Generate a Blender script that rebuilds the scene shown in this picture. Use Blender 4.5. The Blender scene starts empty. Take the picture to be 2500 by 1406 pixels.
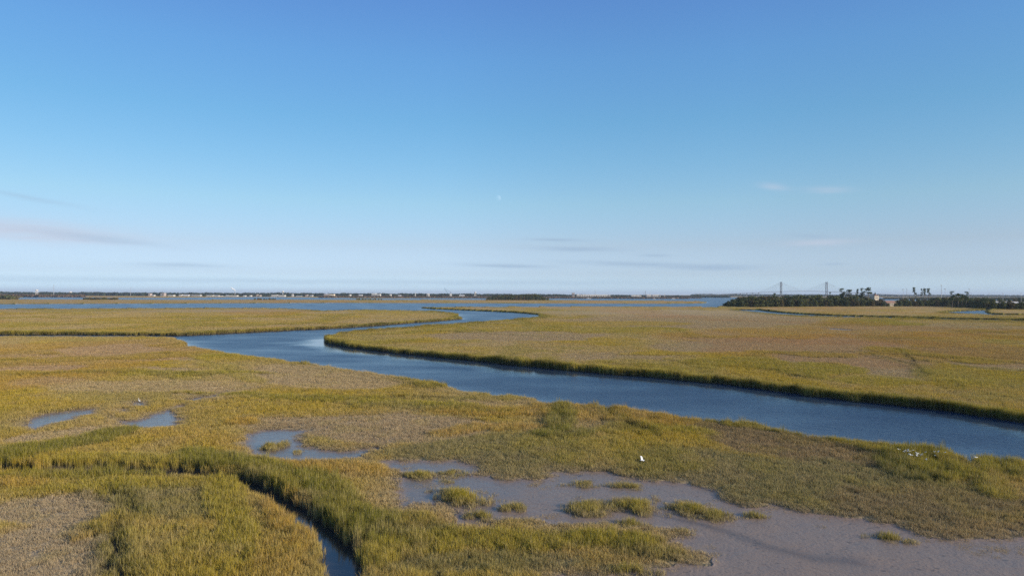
import bpy, bmesh, math, random
import numpy as np
from mathutils import Vector, Matrix
R = math.radians
random.seed(7); rng = np.random.default_rng(11)
C = bpy.context.scene.collection
S = bpy.context.scene

# ------------------------------------------------------------------ camera
CAMH = 15.0
F = 2500 * 24.0 / 36.0                      # focal length in photo pixels
PITCH = math.atan(15.3 / F); ROLL = math.atan(7.0 / 2500)
cam = bpy.data.cameras.new('camera'); camo = bpy.data.objects.new('camera', cam); C.objects.link(camo)
cam.lens = 24; cam.sensor_width = 36; cam.clip_start = 0.5; cam.clip_end = 200000
ROT = Matrix.Rotation(math.pi / 2 + PITCH, 3, 'X') @ Matrix.Rotation(ROLL, 3, 'Z')
camo.matrix_world = Matrix.Translation((0, 0, CAMH)) @ ROT.to_4x4()
S.camera = camo
RM = np.array(ROT)

# ------------------------------------------------------------------ light
SUN_AZ, SUN_EL = R(112), R(19)              # clockwise from the view direction (+Y)
sd = Vector((math.sin(SUN_AZ) * math.cos(SUN_EL), math.cos(SUN_AZ) * math.cos(SUN_EL), math.sin(SUN_EL)))
sun = bpy.data.lights.new('sun', 'SUN'); sun.energy = 4.6; sun.angle = R(0.53); sun.color = (1.0, 0.86, 0.68)
suno = bpy.data.objects.new('sun', sun); C.objects.link(suno)
suno.rotation_euler = sd.to_track_quat('Z', 'Y').to_euler()

def ray(x, y):
    x = np.asarray(x, float); y = np.asarray(y, float)
    v = np.stack([(x - 1250) / F, -(y - 703) / F, -np.ones_like(x)], -1)
    return v @ RM.T
def gp(x, y, z=0.0):
    """photo pixel -> world XY on the level z"""
    d = ray(x, y); t = (z - CAMH) / d[..., 2]
    return d[..., :2] * t[..., None]
def topx(X, Y, Z=0.0):
    v = np.stack([X, Y, np.zeros_like(X) + Z - CAMH], -1) @ RM
    w = np.minimum(v[..., 2], -1e-3)
    return 1250 - v[..., 0] / w * F, 703 + v[..., 1] / w * F
def at(x, y, D):
    """photo pixel -> world point at depth Y = D"""
    d = ray(x, y); t = D / d[1]
    return Vector((d[0] * t, D, CAMH + d[2] * t))

# ------------------------------------------------------------------ world: sky with thin streak clouds
world = bpy.data.worlds.new('World'); S.world = world; world.use_nodes = True
def build_world():
    nt = world.node_tree; N = nt.nodes; L = nt.links; N.clear()
    out = N.new('ShaderNodeOutputWorld'); bg = N.new('ShaderNodeBackground')
    sky = N.new('ShaderNodeTexSky'); sky.sky_type = 'NISHITA'; sky.sun_disc = False
    sky.sun_elevation = SUN_EL; sky.sun_rotation = SUN_AZ
    sky.altitude = 0; sky.air_density = 1.0; sky.dust_density = 0.6; sky.ozone_density = 2.2
    bg.inputs[1].default_value = 0.12
    tc = N.new('ShaderNodeTexCoord'); sp = N.new('ShaderNodeSeparateXYZ'); L.new(tc.outputs['Generated'], sp.inputs[0])
    def m(op, a, b=None, c=None):
        n = N.new('ShaderNodeMath'); n.operation = op
        for i, v in enumerate((a, b, c)):
            if v is None: continue
            if isinstance(v, (int, float)): n.inputs[i].default_value = v
            else: L.new(v, n.inputs[i])
        return n.outputs[0]
    X, Y, Z = sp.outputs
    # overall tint of the air by elevation
    ramp = N.new('ShaderNodeValToRGB'); L.new(m('MAXIMUM', Z, 0.0), ramp.inputs[0])
    e = ramp.color_ramp.elements
    e[0].position = 0.0; e[0].color = SKYR[0][1] + (1,)
    e[1].position = SKYR[-1][0]; e[1].color = SKYR[-1][1] + (1,)
    for p, c in SKYR[1:-1]:
        q = e.new(p); q.color = c + (1,)
    mul = N.new('ShaderNodeMix'); mul.data_type = 'RGBA'; mul.blend_type = 'MULTIPLY'; mul.inputs[0].default_value = 1
    fx = m('ADD', 1.0, m('ADD', m('MULTIPLY', m('MINIMUM', m('ADD', X, .1), 0.0), .40), m('MULTIPLY', m('MAXIMUM', m('ADD', X, -.3), 0.0), -.45)))
    fx = m('MAXIMUM', fx, .6)
    vs = N.new('ShaderNodeVectorMath'); vs.operation = 'SCALE'; L.new(sky.outputs[0], vs.inputs[0]); L.new(fx, vs.inputs['Scale'])
    L.new(vs.outputs[0], mul.inputs[6]); L.new(ramp.outputs[0], mul.inputs[7])
    az = m('ARCTAN2', X, Y)
    # wispy break-up of the clouds
    mp = N.new('ShaderNodeCombineXYZ'); L.new(m('MULTIPLY', az, 14.0), mp.inputs[0]); L.new(m('MULTIPLY', Z, 160.0), mp.inputs[1])
    no = N.new('ShaderNodeTexNoise'); no.inputs['Scale'].default_value = 1.0; no.inputs['Detail'].default_value = 5
    L.new(mp.outputs[0], no.inputs['Vector'])
    nf = no.outputs[0]
    col = mul.outputs[2]
    # (x, y, half width, half height, slope, strength, pink)
    clouds = [(60, 562, 190, 20, .055, .6, 1), (250, 583, 120, 8, .09, .3, 0), (60, 481, 90, 5, .13, .25, 0), (440, 648, 90, 6, 0, .4, 0),
              (1240, 649, 110, 5, .02, .55, 0), (1360, 586, 65, 4, .03, .6, 0), (1410, 608, 100, 6, .02, .6, 0), (1560, 645, 170, 6, .03, .55, 0),
              (1740, 653, 100, 6, .0, .6, 0), (2005, 592, 70, 7, .0, .4, 1), (1890, 457, 30, 8, .2, .3, 1), (2020, 463, 45, 7, .05, .25, 1),
              (1600, 624, 35, 4, .02, .5, 0), (1980, 577, 45, 5, .08, .35, 0), (2035, 645, 25, 3, 0, .4, 0), (400, 684, 700, 7, .0, .3, 0), (1300, 690, 500, 8, .0, .25, 0)]
    for cx, cy, rx, ry, sl, st, pk in clouds:
        d = ray(cx, cy); d = d / np.linalg.norm(d); a0 = math.atan2(d[0], d[1]); z0 = d[2]
        da = m('SUBTRACT', az, a0)
        u = m('MULTIPLY', da, F / rx)
        w = m('MULTIPLY', m('ADD', m('ADD', Z, -z0), m('MULTIPLY', da, sl)), F / ry)
        w = m('ADD', w, m('MULTIPLY', m('SUBTRACT', nf, .5), 1.6))
        r2 = m('ADD', m('MULTIPLY', u, u), m('MULTIPLY', w, w))
        g = m('POWER', 2.718, m('MULTIPLY', r2, -1.1))
        g = m('MULTIPLY', g, m('MULTIPLY', m('ADD', nf, .7), st))
        mx = N.new('ShaderNodeMix'); mx.data_type = 'RGBA'; mx.clamp_factor = True
        L.new(g, mx.inputs[0]); L.new(col, mx.inputs[6])
        c = CLOUDP if pk else CLOUDG
        mx.inputs[7].default_value = c + (1,)
        col = mx.outputs[2]
    L.new(col, bg.inputs[0]); L.new(bg.outputs[0], out.inputs[0])
SKYR = [(z, tuple(v / 1.39 for v in c)) for z, c in [(0.0, (1.44, 2.05, 3.5)), (0.008, (1.44, 2.05, 3.5)), (0.029, (1.12, 1.38, 2.25)), (0.0708, (1.164, 1.225, 1.612)), (0.13, (1.173, 1.393, 1.534)), (0.1879, (1.034, 1.431, 1.599)), (0.2439, (0.928, 1.451, 1.661)), (0.3236, (0.94, 1.478, 1.844)), (0.3961, (0.935, 1.387, 1.924)), (1.0, (0.93, 1.35, 1.95))]]
CLOUDP = (3.85, 4.15, 5.0); CLOUDG = (2.3, 3.2, 4.3)
build_world()
S.view_settings.view_transform = 'Standard'; S.view_settings.look = 'None'
S.view_settings.exposure = 0.35; S.view_settings.gamma = 1.0
S.cycles.use_denoising = False; S.cycles.use_adaptive_sampling = False; S.cycles.filter_width = 1.6; S.cycles.sample_clamp_indirect = 4.0
S.cycles.max_bounces = 5; S.cycles.transparent_max_bounces = 8; S.cycles.volume_bounces = 0
S.render.film_transparent = False
# ------------------------------------------------------------------ helpers
def tag(o, label=None, cat=None, group=None, kind=None):
    if label: o['label'] = label
    if cat: o['category'] = cat
    if group: o['group'] = group
    if kind: o['kind'] = kind
    return o
def empty(name, loc, label, cat, group=None, rz=0.0):
    o = bpy.data.objects.new(name, None); C.objects.link(o); o.location = loc; o.rotation_euler = (0, 0, rz)
    o.empty_display_size = 0.5
    return tag(o, label, cat, group)
def link(name, me, parent=None):
    o = bpy.data.objects.new(name, me); C.objects.link(o); o.parent = parent
    return o
def mesh_np(name, v, f, mat=None, smooth=False):
    """v (n,3), f (m,3) or (m,4)"""
    me = bpy.data.meshes.new(name); v = np.asarray(v, np.float32); f = np.asarray(f, np.int32)
    n, k = f.shape
    me.vertices.add(len(v)); me.vertices.foreach_set('co', v.ravel())
    me.loops.add(n * k); me.loops.foreach_set('vertex_index', f.ravel())
    me.polygons.add(n); me.polygons.foreach_set('loop_start', np.arange(0, n * k, k, dtype=np.int32))
    me.polygons.foreach_set('loop_total', np.full(n, k, np.int32))
    if smooth: me.polygons.foreach_set('use_smooth', np.ones(n, bool))
    me.update(calc_edges=True)
    if mat: me.materials.append(mat)
    return me
def vattr(me, name, arr, typ='FLOAT_COLOR'):
    a = me.attributes.new(name, typ, 'POINT'); arr = np.asarray(arr, np.float32)
    if typ == 'FLOAT_COLOR':
        if arr.shape[1] == 3: arr = np.concatenate([arr, np.ones((len(arr), 1), np.float32)], 1)
        a.data.foreach_set('color', arr.ravel())
    elif typ == 'FLOAT_VECTOR': a.data.foreach_set('vector', arr.ravel())
    else: a.data.foreach_set('value', arr.ravel())
class MB:
    """collects boxes, tubes and loose faces into one mesh"""
    def __init__(s): s.v = []; s.f = []
    def add(s, vs, fs):
        k = len(s.v); s.v += [tuple(p) for p in vs]; s.f += [tuple(i + k for i in q) for q in fs]
    def box(s, c, d, rz=0.0, top=1.0):
        x, y, z = d[0] / 2, d[1] / 2, d[2]; ca, sa = math.cos(rz), math.sin(rz); vs = []
        for zz, k in ((0, 1.0), (z, top)):
            for a, b in ((-x, -y), (x, -y), (x, y), (-x, y)):
                a *= k; b *= k
                vs.append((c[0] + a * ca - b * sa, c[1] + a * sa + b * ca, c[2] + zz))
        s.add(vs, [(3, 2, 1, 0), (4, 5, 6, 7), (0, 1, 5, 4), (1, 2, 6, 5), (2, 3, 7, 6), (3, 0, 4, 7)])
    def tube(s, pts, rad, n=6, cap=True):
        pts = [Vector(p) for p in pts]
        if not hasattr(rad, '__len__'): rad = [rad] * len(pts)
        vs = []; fs = []
        for i, p in enumerate(pts):
            t = (pts[min(i + 1, len(pts) - 1)] - pts[max(i - 1, 0)]).normalized()
            u = t.cross(Vector((0, 0, 1)) if abs(t.z) < .95 else Vector((1, 0, 0))).normalized(); w = t.cross(u)
            for k in range(n):
                a = 2 * math.pi * k / n
                vs.append(p + (u * math.cos(a) + w * math.sin(a)) * rad[i])
        for i in range(len(pts) - 1):
            for k in range(n):
                a = i * n + k; b = i * n + (k + 1) % n
                fs.append((a, b, b + n, a + n))
        if cap: fs.append(tuple(range(n - 1, -1, -1))); fs.append(tuple(range(len(vs) - n, len(vs))))
        s.add(vs, fs)
    def lathe(s, prof, c=(0, 0, 0), n=12):
        vs = []; fs = []
        for r, z in prof:
            for k in range(n):
                a = 2 * math.pi * k / n; vs.append((c[0] + r * math.cos(a), c[1] + r * math.sin(a), c[2] + z))
        for i in range(len(prof) - 1):
            for k in range(n):
                a = i * n + k; b = i * n + (k + 1) % n; fs.append((a, b, b + n, a + n))
        fs.append(tuple(range(n - 1, -1, -1))); fs.append(tuple(range(len(vs) - n, len(vs))))
        s.add(vs, fs)
    def mesh(s, name, mat, smooth=False):
        me = bpy.data.meshes.new(name); me.from_pydata(s.v, [], s.f); me.update()
        if smooth: me.polygons.foreach_set('use_smooth', np.ones(len(me.polygons), bool))
        me.materials.append(mat); return me
    def build(s, name, mat, parent=None, smooth=False): return link(name, s.mesh(name, mat, smooth), parent)

def srgb(r, g, b, k=1.0):
    f = lambda c: (c / 255 / 12.92 if c <= 10 else ((c / 255 + .055) / 1.055) ** 2.4)
    return (f(r) * k, f(g) * k, f(b) * k)
# ---- noise in numpy
def _hash(ix, iy, s):
    h = (ix.astype(np.int64) * 374761393 + iy.astype(np.int64) * 668265263 + s * 1442695041) & 0xffffffff
    h = ((h ^ (h >> 13)) * 1274126177) & 0xffffffff
    return ((h ^ (h >> 16)) & 0xffffff) / float(0xffffff)
def vnoise(x, y, s=0):
    ix = np.floor(x); iy = np.floor(y); fx = x - ix; fy = y - iy
    fx = fx * fx * (3 - 2 * fx); fy = fy * fy * (3 - 2 * fy)
    a = _hash(ix, iy, s); b = _hash(ix + 1, iy, s); c = _hash(ix, iy + 1, s); d = _hash(ix + 1, iy + 1, s)
    return (a + (b - a) * fx) * (1 - fy) + (c + (d - c) * fx) * fy
def fbm(x, y, s=0, o=4):
    r = 0; a = .5; t = 0
    for i in range(o):
        r = r + a * vnoise(x * 2 ** i + i * 17.3, y * 2 ** i - i * 9.1, s + i); t += a; a *= .5
    return r / t
def sstep(a, b, x):
    t = np.clip((x - a) / (b - a), 0, 1); return t * t * (3 - 2 * t)

# ---- node material helper
class Mat:
    def __init__(s, name):
        s.m = bpy.data.materials.new(name); s.m.use_nodes = True; s.N = s.m.node_tree.nodes; s.L = s.m.node_tree.links
        s.N.clear(); s.out = s.N.new('ShaderNodeOutputMaterial')
    def n(s, t, ins=None, **kw):
        x = s.N.new(t)
        for k, v in kw.items(): setattr(x, k, v)
        for k, v in (ins or {}).items():
            if isinstance(v, bpy.types.NodeSocket): s.L.new(v, x.inputs[k])
            else: x.inputs[k].default_value = v
        return x
    def math(s, op, a, b=0.0, c=0.0, clamp=False):
        return s.n('ShaderNodeMath', {0: a, 1: b, 2: c}, operation=op, use_clamp=clamp).outputs[0]
    def mix(s, f, a, b, blend='MIX'):
        if isinstance(a, tuple) and len(a) == 3: a = a + (1,)
        if isinstance(b, tuple) and len(b) == 3: b = b + (1,)
        return s.n('ShaderNodeMix', {0: f, 6: a, 7: b}, data_type='RGBA', blend_type=blend).outputs[2]
    def noise(s, scale, detail=3, vec=None, out=0, dist=0.0):
        ins = {'Scale': scale, 'Detail': detail, 'Distortion': dist}
        if vec is not None: ins['Vector'] = vec
        return s.n('ShaderNodeTexNoise', ins).outputs[out]
    def pos(s): return s.n('ShaderNodeNewGeometry').outputs['Position']
    def surf(s, sh): s.L.new(sh, s.out.inputs[0]); return s.m
def plain(name, col, rough=.8, var=.18, scale=.3, metal=0.0):
    """painted or natural surface with patchy wear"""
    m = Mat(name); p = m.pos(); no = m.noise(scale, 4, p)
    c = m.mix(no, tuple(x * (1 - var) for x in col), tuple(min(1, x * (1 + var)) for x in col))
    b = m.n('ShaderNodeBsdfPrincipled', {'Base Color': c, 'Roughness': rough, 'Metallic': metal})
    return m.surf(b.outputs[0])
# ------------------------------------------------------------------ plan of the marsh (outlines read off the photo, dropped onto the level ground)
# a point is (x, y) on the water line, or (x, y, h) where grass h metres tall hides the water line behind it
def plan(pts):
    a = [tuple(p) + (0.0,) * (3 - len(p)) for p in pts]
    return np.array([gp(x, y, h) for x, y, h in a])
g = .85
RIVER = plan([(3300, 1160), (2900, 1095), (2500, 1033), (2400, 1018), (2300, 1003), (2200, 992), (2100, 980), (2000, 970), (1900, 955), (1800, 943),
  (1700, 932), (1600, 922), (1500, 915), (1400, 907), (1300, 897), (1200, 885), (1100, 875), (1000, 866), (900, 855), (850, 848), (812, 840), (795, 831),
  (800, 821, g), (830, 813, g), (900, 805, g), (1000, 799, g), (1080, 793, g), (1150, 788, g), (1230, 782, g), (1290, 777, g), (1322, 773.5, g),
  (1318, 769), (1290, 766), (1250, 763), (1190, 760), (1120, 757), (1060, 754.5), (1028, 752),
  (1070, 750.5, g), (1200, 749, g), (1400, 748.2, g), (1600, 748.6, g), (1750, 749.3, g), (1775, 746, g), (1800, 741), (1880, 737), (2000, 735.5), (2400, 734.5), (3400, 735),
  (3400, 727.3), (2200, 726.5), (1760, 725.5), (1700, 727), (1620, 728.5), (1560, 728), (1340, 728), (1180, 728), (960, 728), (830, 727.5), (780, 726.5), (640, 724.8), (400, 727), (290, 727), (210, 726), (60, 725.5), (38, 728),
  (45, 731.2), (210, 731.6), (420, 732.2), (800, 732), (1180, 732.8), (1340, 733.2), (1500, 734), (1640, 734.8), (1700, 736), (1728, 738.5),
  (1712, 740.8), (1600, 741.6), (1400, 741), (1200, 740.2), (800, 739.5), (400, 741), (0, 742.5), (-1000, 745),
  (-1000, 760, g), (0, 754.5, g), (300, 753, g), (600, 752.2, g), (690, 753.6, g), (745, 756.4, g), (790, 760, g), (803, 761),
  (806, 759, g), (860, 756.6, g), (960, 757.5, g), (1060, 760, g), (1105, 764.5, g), (1118, 770), (1113, 774), (1127, 779), (1060, 785), (1000, 789), (900, 797), (800, 803), (700, 807), (600, 812),
  (500, 817), (440, 820), (345, 819), (200, 818), (0, 818), (-400, 820), (-400, 826), (0, 820, g), (200, 820, g), (345, 820, g), (425, 822, g), (438, 829, g), (460, 842, g), (520, 853, g), (600, 865, g), (700, 878, g), (800, 891, g),
  (900, 905, g), (1000, 921, g), (1100, 940, g), (1200, 957, g), (1300, 967, g), (1345, 979, g), (1450, 984, g), (1530, 993, g), (1650, 1012, g), (1750, 1021, g), (1850, 1032, g),
  (1900, 1040, g), (2000, 1056, g), (2100, 1070, g), (2200, 1082, g), (2300, 1093, g), (2340, 1103, g), (2358, 1118, g), (2378, 1104, g), (2500, 1115, g), (2900, 1170, g), (3300, 1250, g)])
# upper and middle marsh strips are the holes of that outline; narrow cut behind the tongue on the left
CREEKR = plan([(1790, 756.6), (1850, 756.8), (1868, 759.5), (1900, 763), (1950, 766.5), (2000, 769.5), (2100, 772.8), (2200, 775.2), (2300, 777.8), (2400, 780), (2500, 781.8), (3000, 791),
  (3000, 793.5), (2500, 783.2, .9), (2300, 779, .9), (2150, 775.4, .9), (2030, 773, .9), (1950, 770.3, .9), (1900, 767.3, .9), (1850, 762.6, .9), (1805, 758.3, .9)])
PONDR = plan([(2295, 763.4), (2330, 760.5), (2400, 757.5), (2425, 754), (2420, 758), (2408, 762), (2416, 766), (2450, 768), (2520, 769), (2800, 774), (2800, 776), (2500, 769.8, .8), (2440, 769.2, .8), (2380, 767, .8), (2320, 765, .8)])
POOLR = plan([(1998, 804), (2040, 803.8), (2070, 805.6), (2092, 807.6), (2092, 807.4, .25), (2060, 806.6, .25), (2030, 804.8, .25)])
CREEKN = plan([(-300, 1146), (0, 1142), (75, 1148), (95, 1158), (110, 1150), (240, 1146), (460, 1154), (560, 1166), (640, 1190), (700, 1226), (760, 1266), (800, 1294), (845, 1328), (868, 1362), (880, 1406), (890, 1500), (930, 1700), (960, 2100),
  (860, 2100, .5), (810, 1700, .5), (780, 1500, .5), (802, 1406, .5), (799, 1365, .5), (789, 1325, .5), (764, 1289, .5), (724, 1261, .5), (684, 1238, .5), (640, 1206, .5), (560, 1166, .5), (460, 1158, .5), (240, 1149, .5), (110, 1152, .5), (0, 1146, .5), (-300, 1146, .5)])
PANS = [plan([q if len(q) == 2 else (q[0], q[1] + (2 if q[0] < 950 else 0), q[2] + .12) for q in p]) for p in (
 [(48, 1044), (58, 1031), (90, 1021), (150, 1010), (220, 1001), (243, 1003), (222, 1010, .2), (190, 1013, .2), (172, 1022, .3), (130, 1028, .3), (98, 1040, .3), (85, 1047, .3)],
 [(262, 1020), (272, 1026), (300, 1034), (330, 1031), (365, 1020), (392, 1012), (404, 1003), (428, 1011), (446, 1022), (438, 1032, .3), (400, 1037, .3), (345, 1038, .3), (300, 1036, .2)],
 [(318, 986), (345, 983), (365, 985), (350, 990, .2), (325, 990, .2)], [(298, 1006), (310, 1003), (314, 1012), (303, 1014)],
 [(412, 1003), (440, 993), (458, 992), (450, 998), (425, 1006)], [(452, 980), (520, 968), (556, 960), (560, 963), (520, 974), (470, 984)],
 [(585, 1092), (600, 1070), (622, 1056), (700, 1054), (758, 1056), (738, 1068), (728, 1080), (745, 1096), (790, 1103), (850, 1107), (880, 1100), (912, 1099), (918, 1104), (880, 1112, .3), (840, 1116, .3), (780, 1119, .4), (720, 1118, .4), (670, 1113, .4), (620, 1106, .4)],
 [(930, 1134), (985, 1131), (1040, 1133), (1078, 1132), (1108, 1128), (1150, 1141), (1166, 1163), (1235, 1178), (1328, 1176), (1336, 1160), (1400, 1162), (1480, 1158), (1500, 1164), (1600, 1182), (1690, 1190), (1740, 1200), (1780, 1235),
  (1820, 1250), (1885, 1243), (1950, 1256), (2000, 1260), (2080, 1274), (2150, 1287), (2200, 1292), (2280, 1324), (2340, 1330), (2420, 1322), (2500, 1320), (2900, 1340), (2900, 2000), (1300, 2100), (1340, 1420),
  (1450, 1412), (1520, 1402), (1580, 1396), (1660, 1390), (1712, 1388), (1732, 1372), (1716, 1350, .2), (1660, 1328, .3), (1640, 1312, .3), (1690, 1300, .2), (1660, 1287, .3), (1560, 1275, .4), (1480, 1266, .4), (1390, 1272, .4), (1340, 1276, .4), (1320, 1262, .4), (1250, 1258, .4),
  (1180, 1268, .4), (1116, 1272, .4), (1110, 1236, .4), (1070, 1226, .4), (1000, 1222, .4), (985, 1236, .3), (968, 1222), (985, 1200), (966, 1180), (985, 1166), (960, 1150)])]
# islets of grass standing in the pans: centre, half width, half height (photo px), grass height, tilt, label
ISLETS = [(670, 1090, 22, 9, .50, 0, 'two-lobed grass islet alone in the blue pool above the left creek'),
  (727, 1104, 8, 4, .3, 0, 'tiny tuft of dry grass right of the two-lobed islet in the blue pool'),
  (1032, 1162, 36, 9, .42, 0, 'olive grass islet at the upper left corner of the mud pan'),
  (1108, 1156, 27, 7, .36, 0, 'short greyish grass islet in the narrow upper arm of the mud pan'),
  (1088, 1175, 16, 3.5, .25, 0, 'thin sparse dry tuft just above the long yellow-green islet'),
  (1126, 1216, 60, 13, .62, .14, 'long yellow-green islet, tallest grass on the left of the mud pan'),
  (1254, 1242, 33, 8, .45, 0, 'grey-green rounded islet in the middle of the mud pan'),
  (1420, 1182, 30, 6, .32, 0, 'low pale islet close under the far grass edge of the mud pan'),
  (1440, 1240, 48, 14, .55, -.08, 'broad olive islet with a trailing left tail in the middle of the mud pan'),
  (1556, 1238, 46, 17, .58, 0, 'domed yellow-green islet right of the broad olive islet'),
  (1528, 1186, 44, 6, .35, .02, 'flat long islet of short grey grass near the far edge of the pan'),
  (1180, 1262, 36, 8, .4, 0, 'low dry islet beside the narrow mud inlet at the pan\'s near edge'),
  (1540, 1284, 40, 9, .42, .05, 'brownish islet just behind the green grass peninsula'),
  (1682, 1244, 58, 14, .48, .06, 'wide sparse olive islet at the right end of the bluish pan'),
  (1756, 1262, 30, 11, .42, 0, 'small ragged islet joined to the right side of the wide sparse islet'),
  (1658, 1300, 26, 6, .35, 0, 'pale dry tuft at the tip between the peninsula and the open mud'),
  (1845, 1258, 34, 5, .3, .05, 'thin fringe of dry stalks off the right marsh edge'),
  (2172, 1314, 36, 9, .33, .08, 'scraggly dry islet alone on the open mud at the lower right'),
  (1536, 1398, 60, 12, .5, 0, 'grey-green islet at the bottom edge in front of the peninsula')]

def inside_dist(P, V, margin=60.0):
    """signed distance, positive inside the outline V, for points P (n,2); capped at the margin"""
    out = np.full(len(P), -margin, np.float32)
    lo = V.min(0) - margin; hi = V.max(0) + margin
    sel = np.where(((P > lo) & (P < hi)).all(1))[0]
    if not len(sel): return out
    x = P[sel, 0].astype(np.float32); y = P[sel, 1].astype(np.float32)
    d2 = np.full(len(sel), 1e12, np.float32); ins = np.zeros(len(sel), bool)
    for i in range(len(V)):
        ax, ay = V[i - 1]; bx, by = V[i]; ex, ey = bx - ax, by - ay; L2 = ex * ex + ey * ey + 1e-9
        t = np.clip(((x - ax) * ex + (y - ay) * ey) / L2, 0, 1)
        dx = x - ax - t * ex; dy = y - ay - t * ey
        np.minimum(d2, dx * dx + dy * dy, out=d2)
        c = ((ay > y) != (by > y))
        ins ^= c & (x < (bx - ax) * (y - ay) / (by - ay + 1e-12) + ax)
    d = np.minimum(np.sqrt(d2), margin)
    out[sel] = np.where(ins, d, -d)
    return out
def wob(P, s, a):
    return np.stack([P[:, 0] + (fbm(P[:, 0] / s, P[:, 1] / s, 5) - .5) * a * 2, P[:, 1] + (fbm(P[:, 0] / s, P[:, 1] / s, 9) - .5) * a * 2], 1)
def fields(P):
    """river and pan distances (positive in the water or mud)"""
    dist = np.hypot(P[:, 0], P[:, 1])
    Q = wob(wob(P, 2.2, .9), 7.0, 1.3)
    near = dist < 330
    Q = np.where(near[:, None], Q, P)
    riv = inside_dist(Q, RIVER)
    for V in (CREEKR, PONDR): riv = np.maximum(riv, inside_dist(Q, V))
    Qn = wob(P, .8, .28)
    riv = np.maximum(riv, inside_dist(Qn, CREEKN, 15))
    pan = inside_dist(Q, POOLR, 12)
    Qp = wob(wob(P, 1.6, .8), .5, .25)
    for V in PANS: pan = np.maximum(pan, inside_dist(Qp, V, 12))
    return riv, pan

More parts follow.
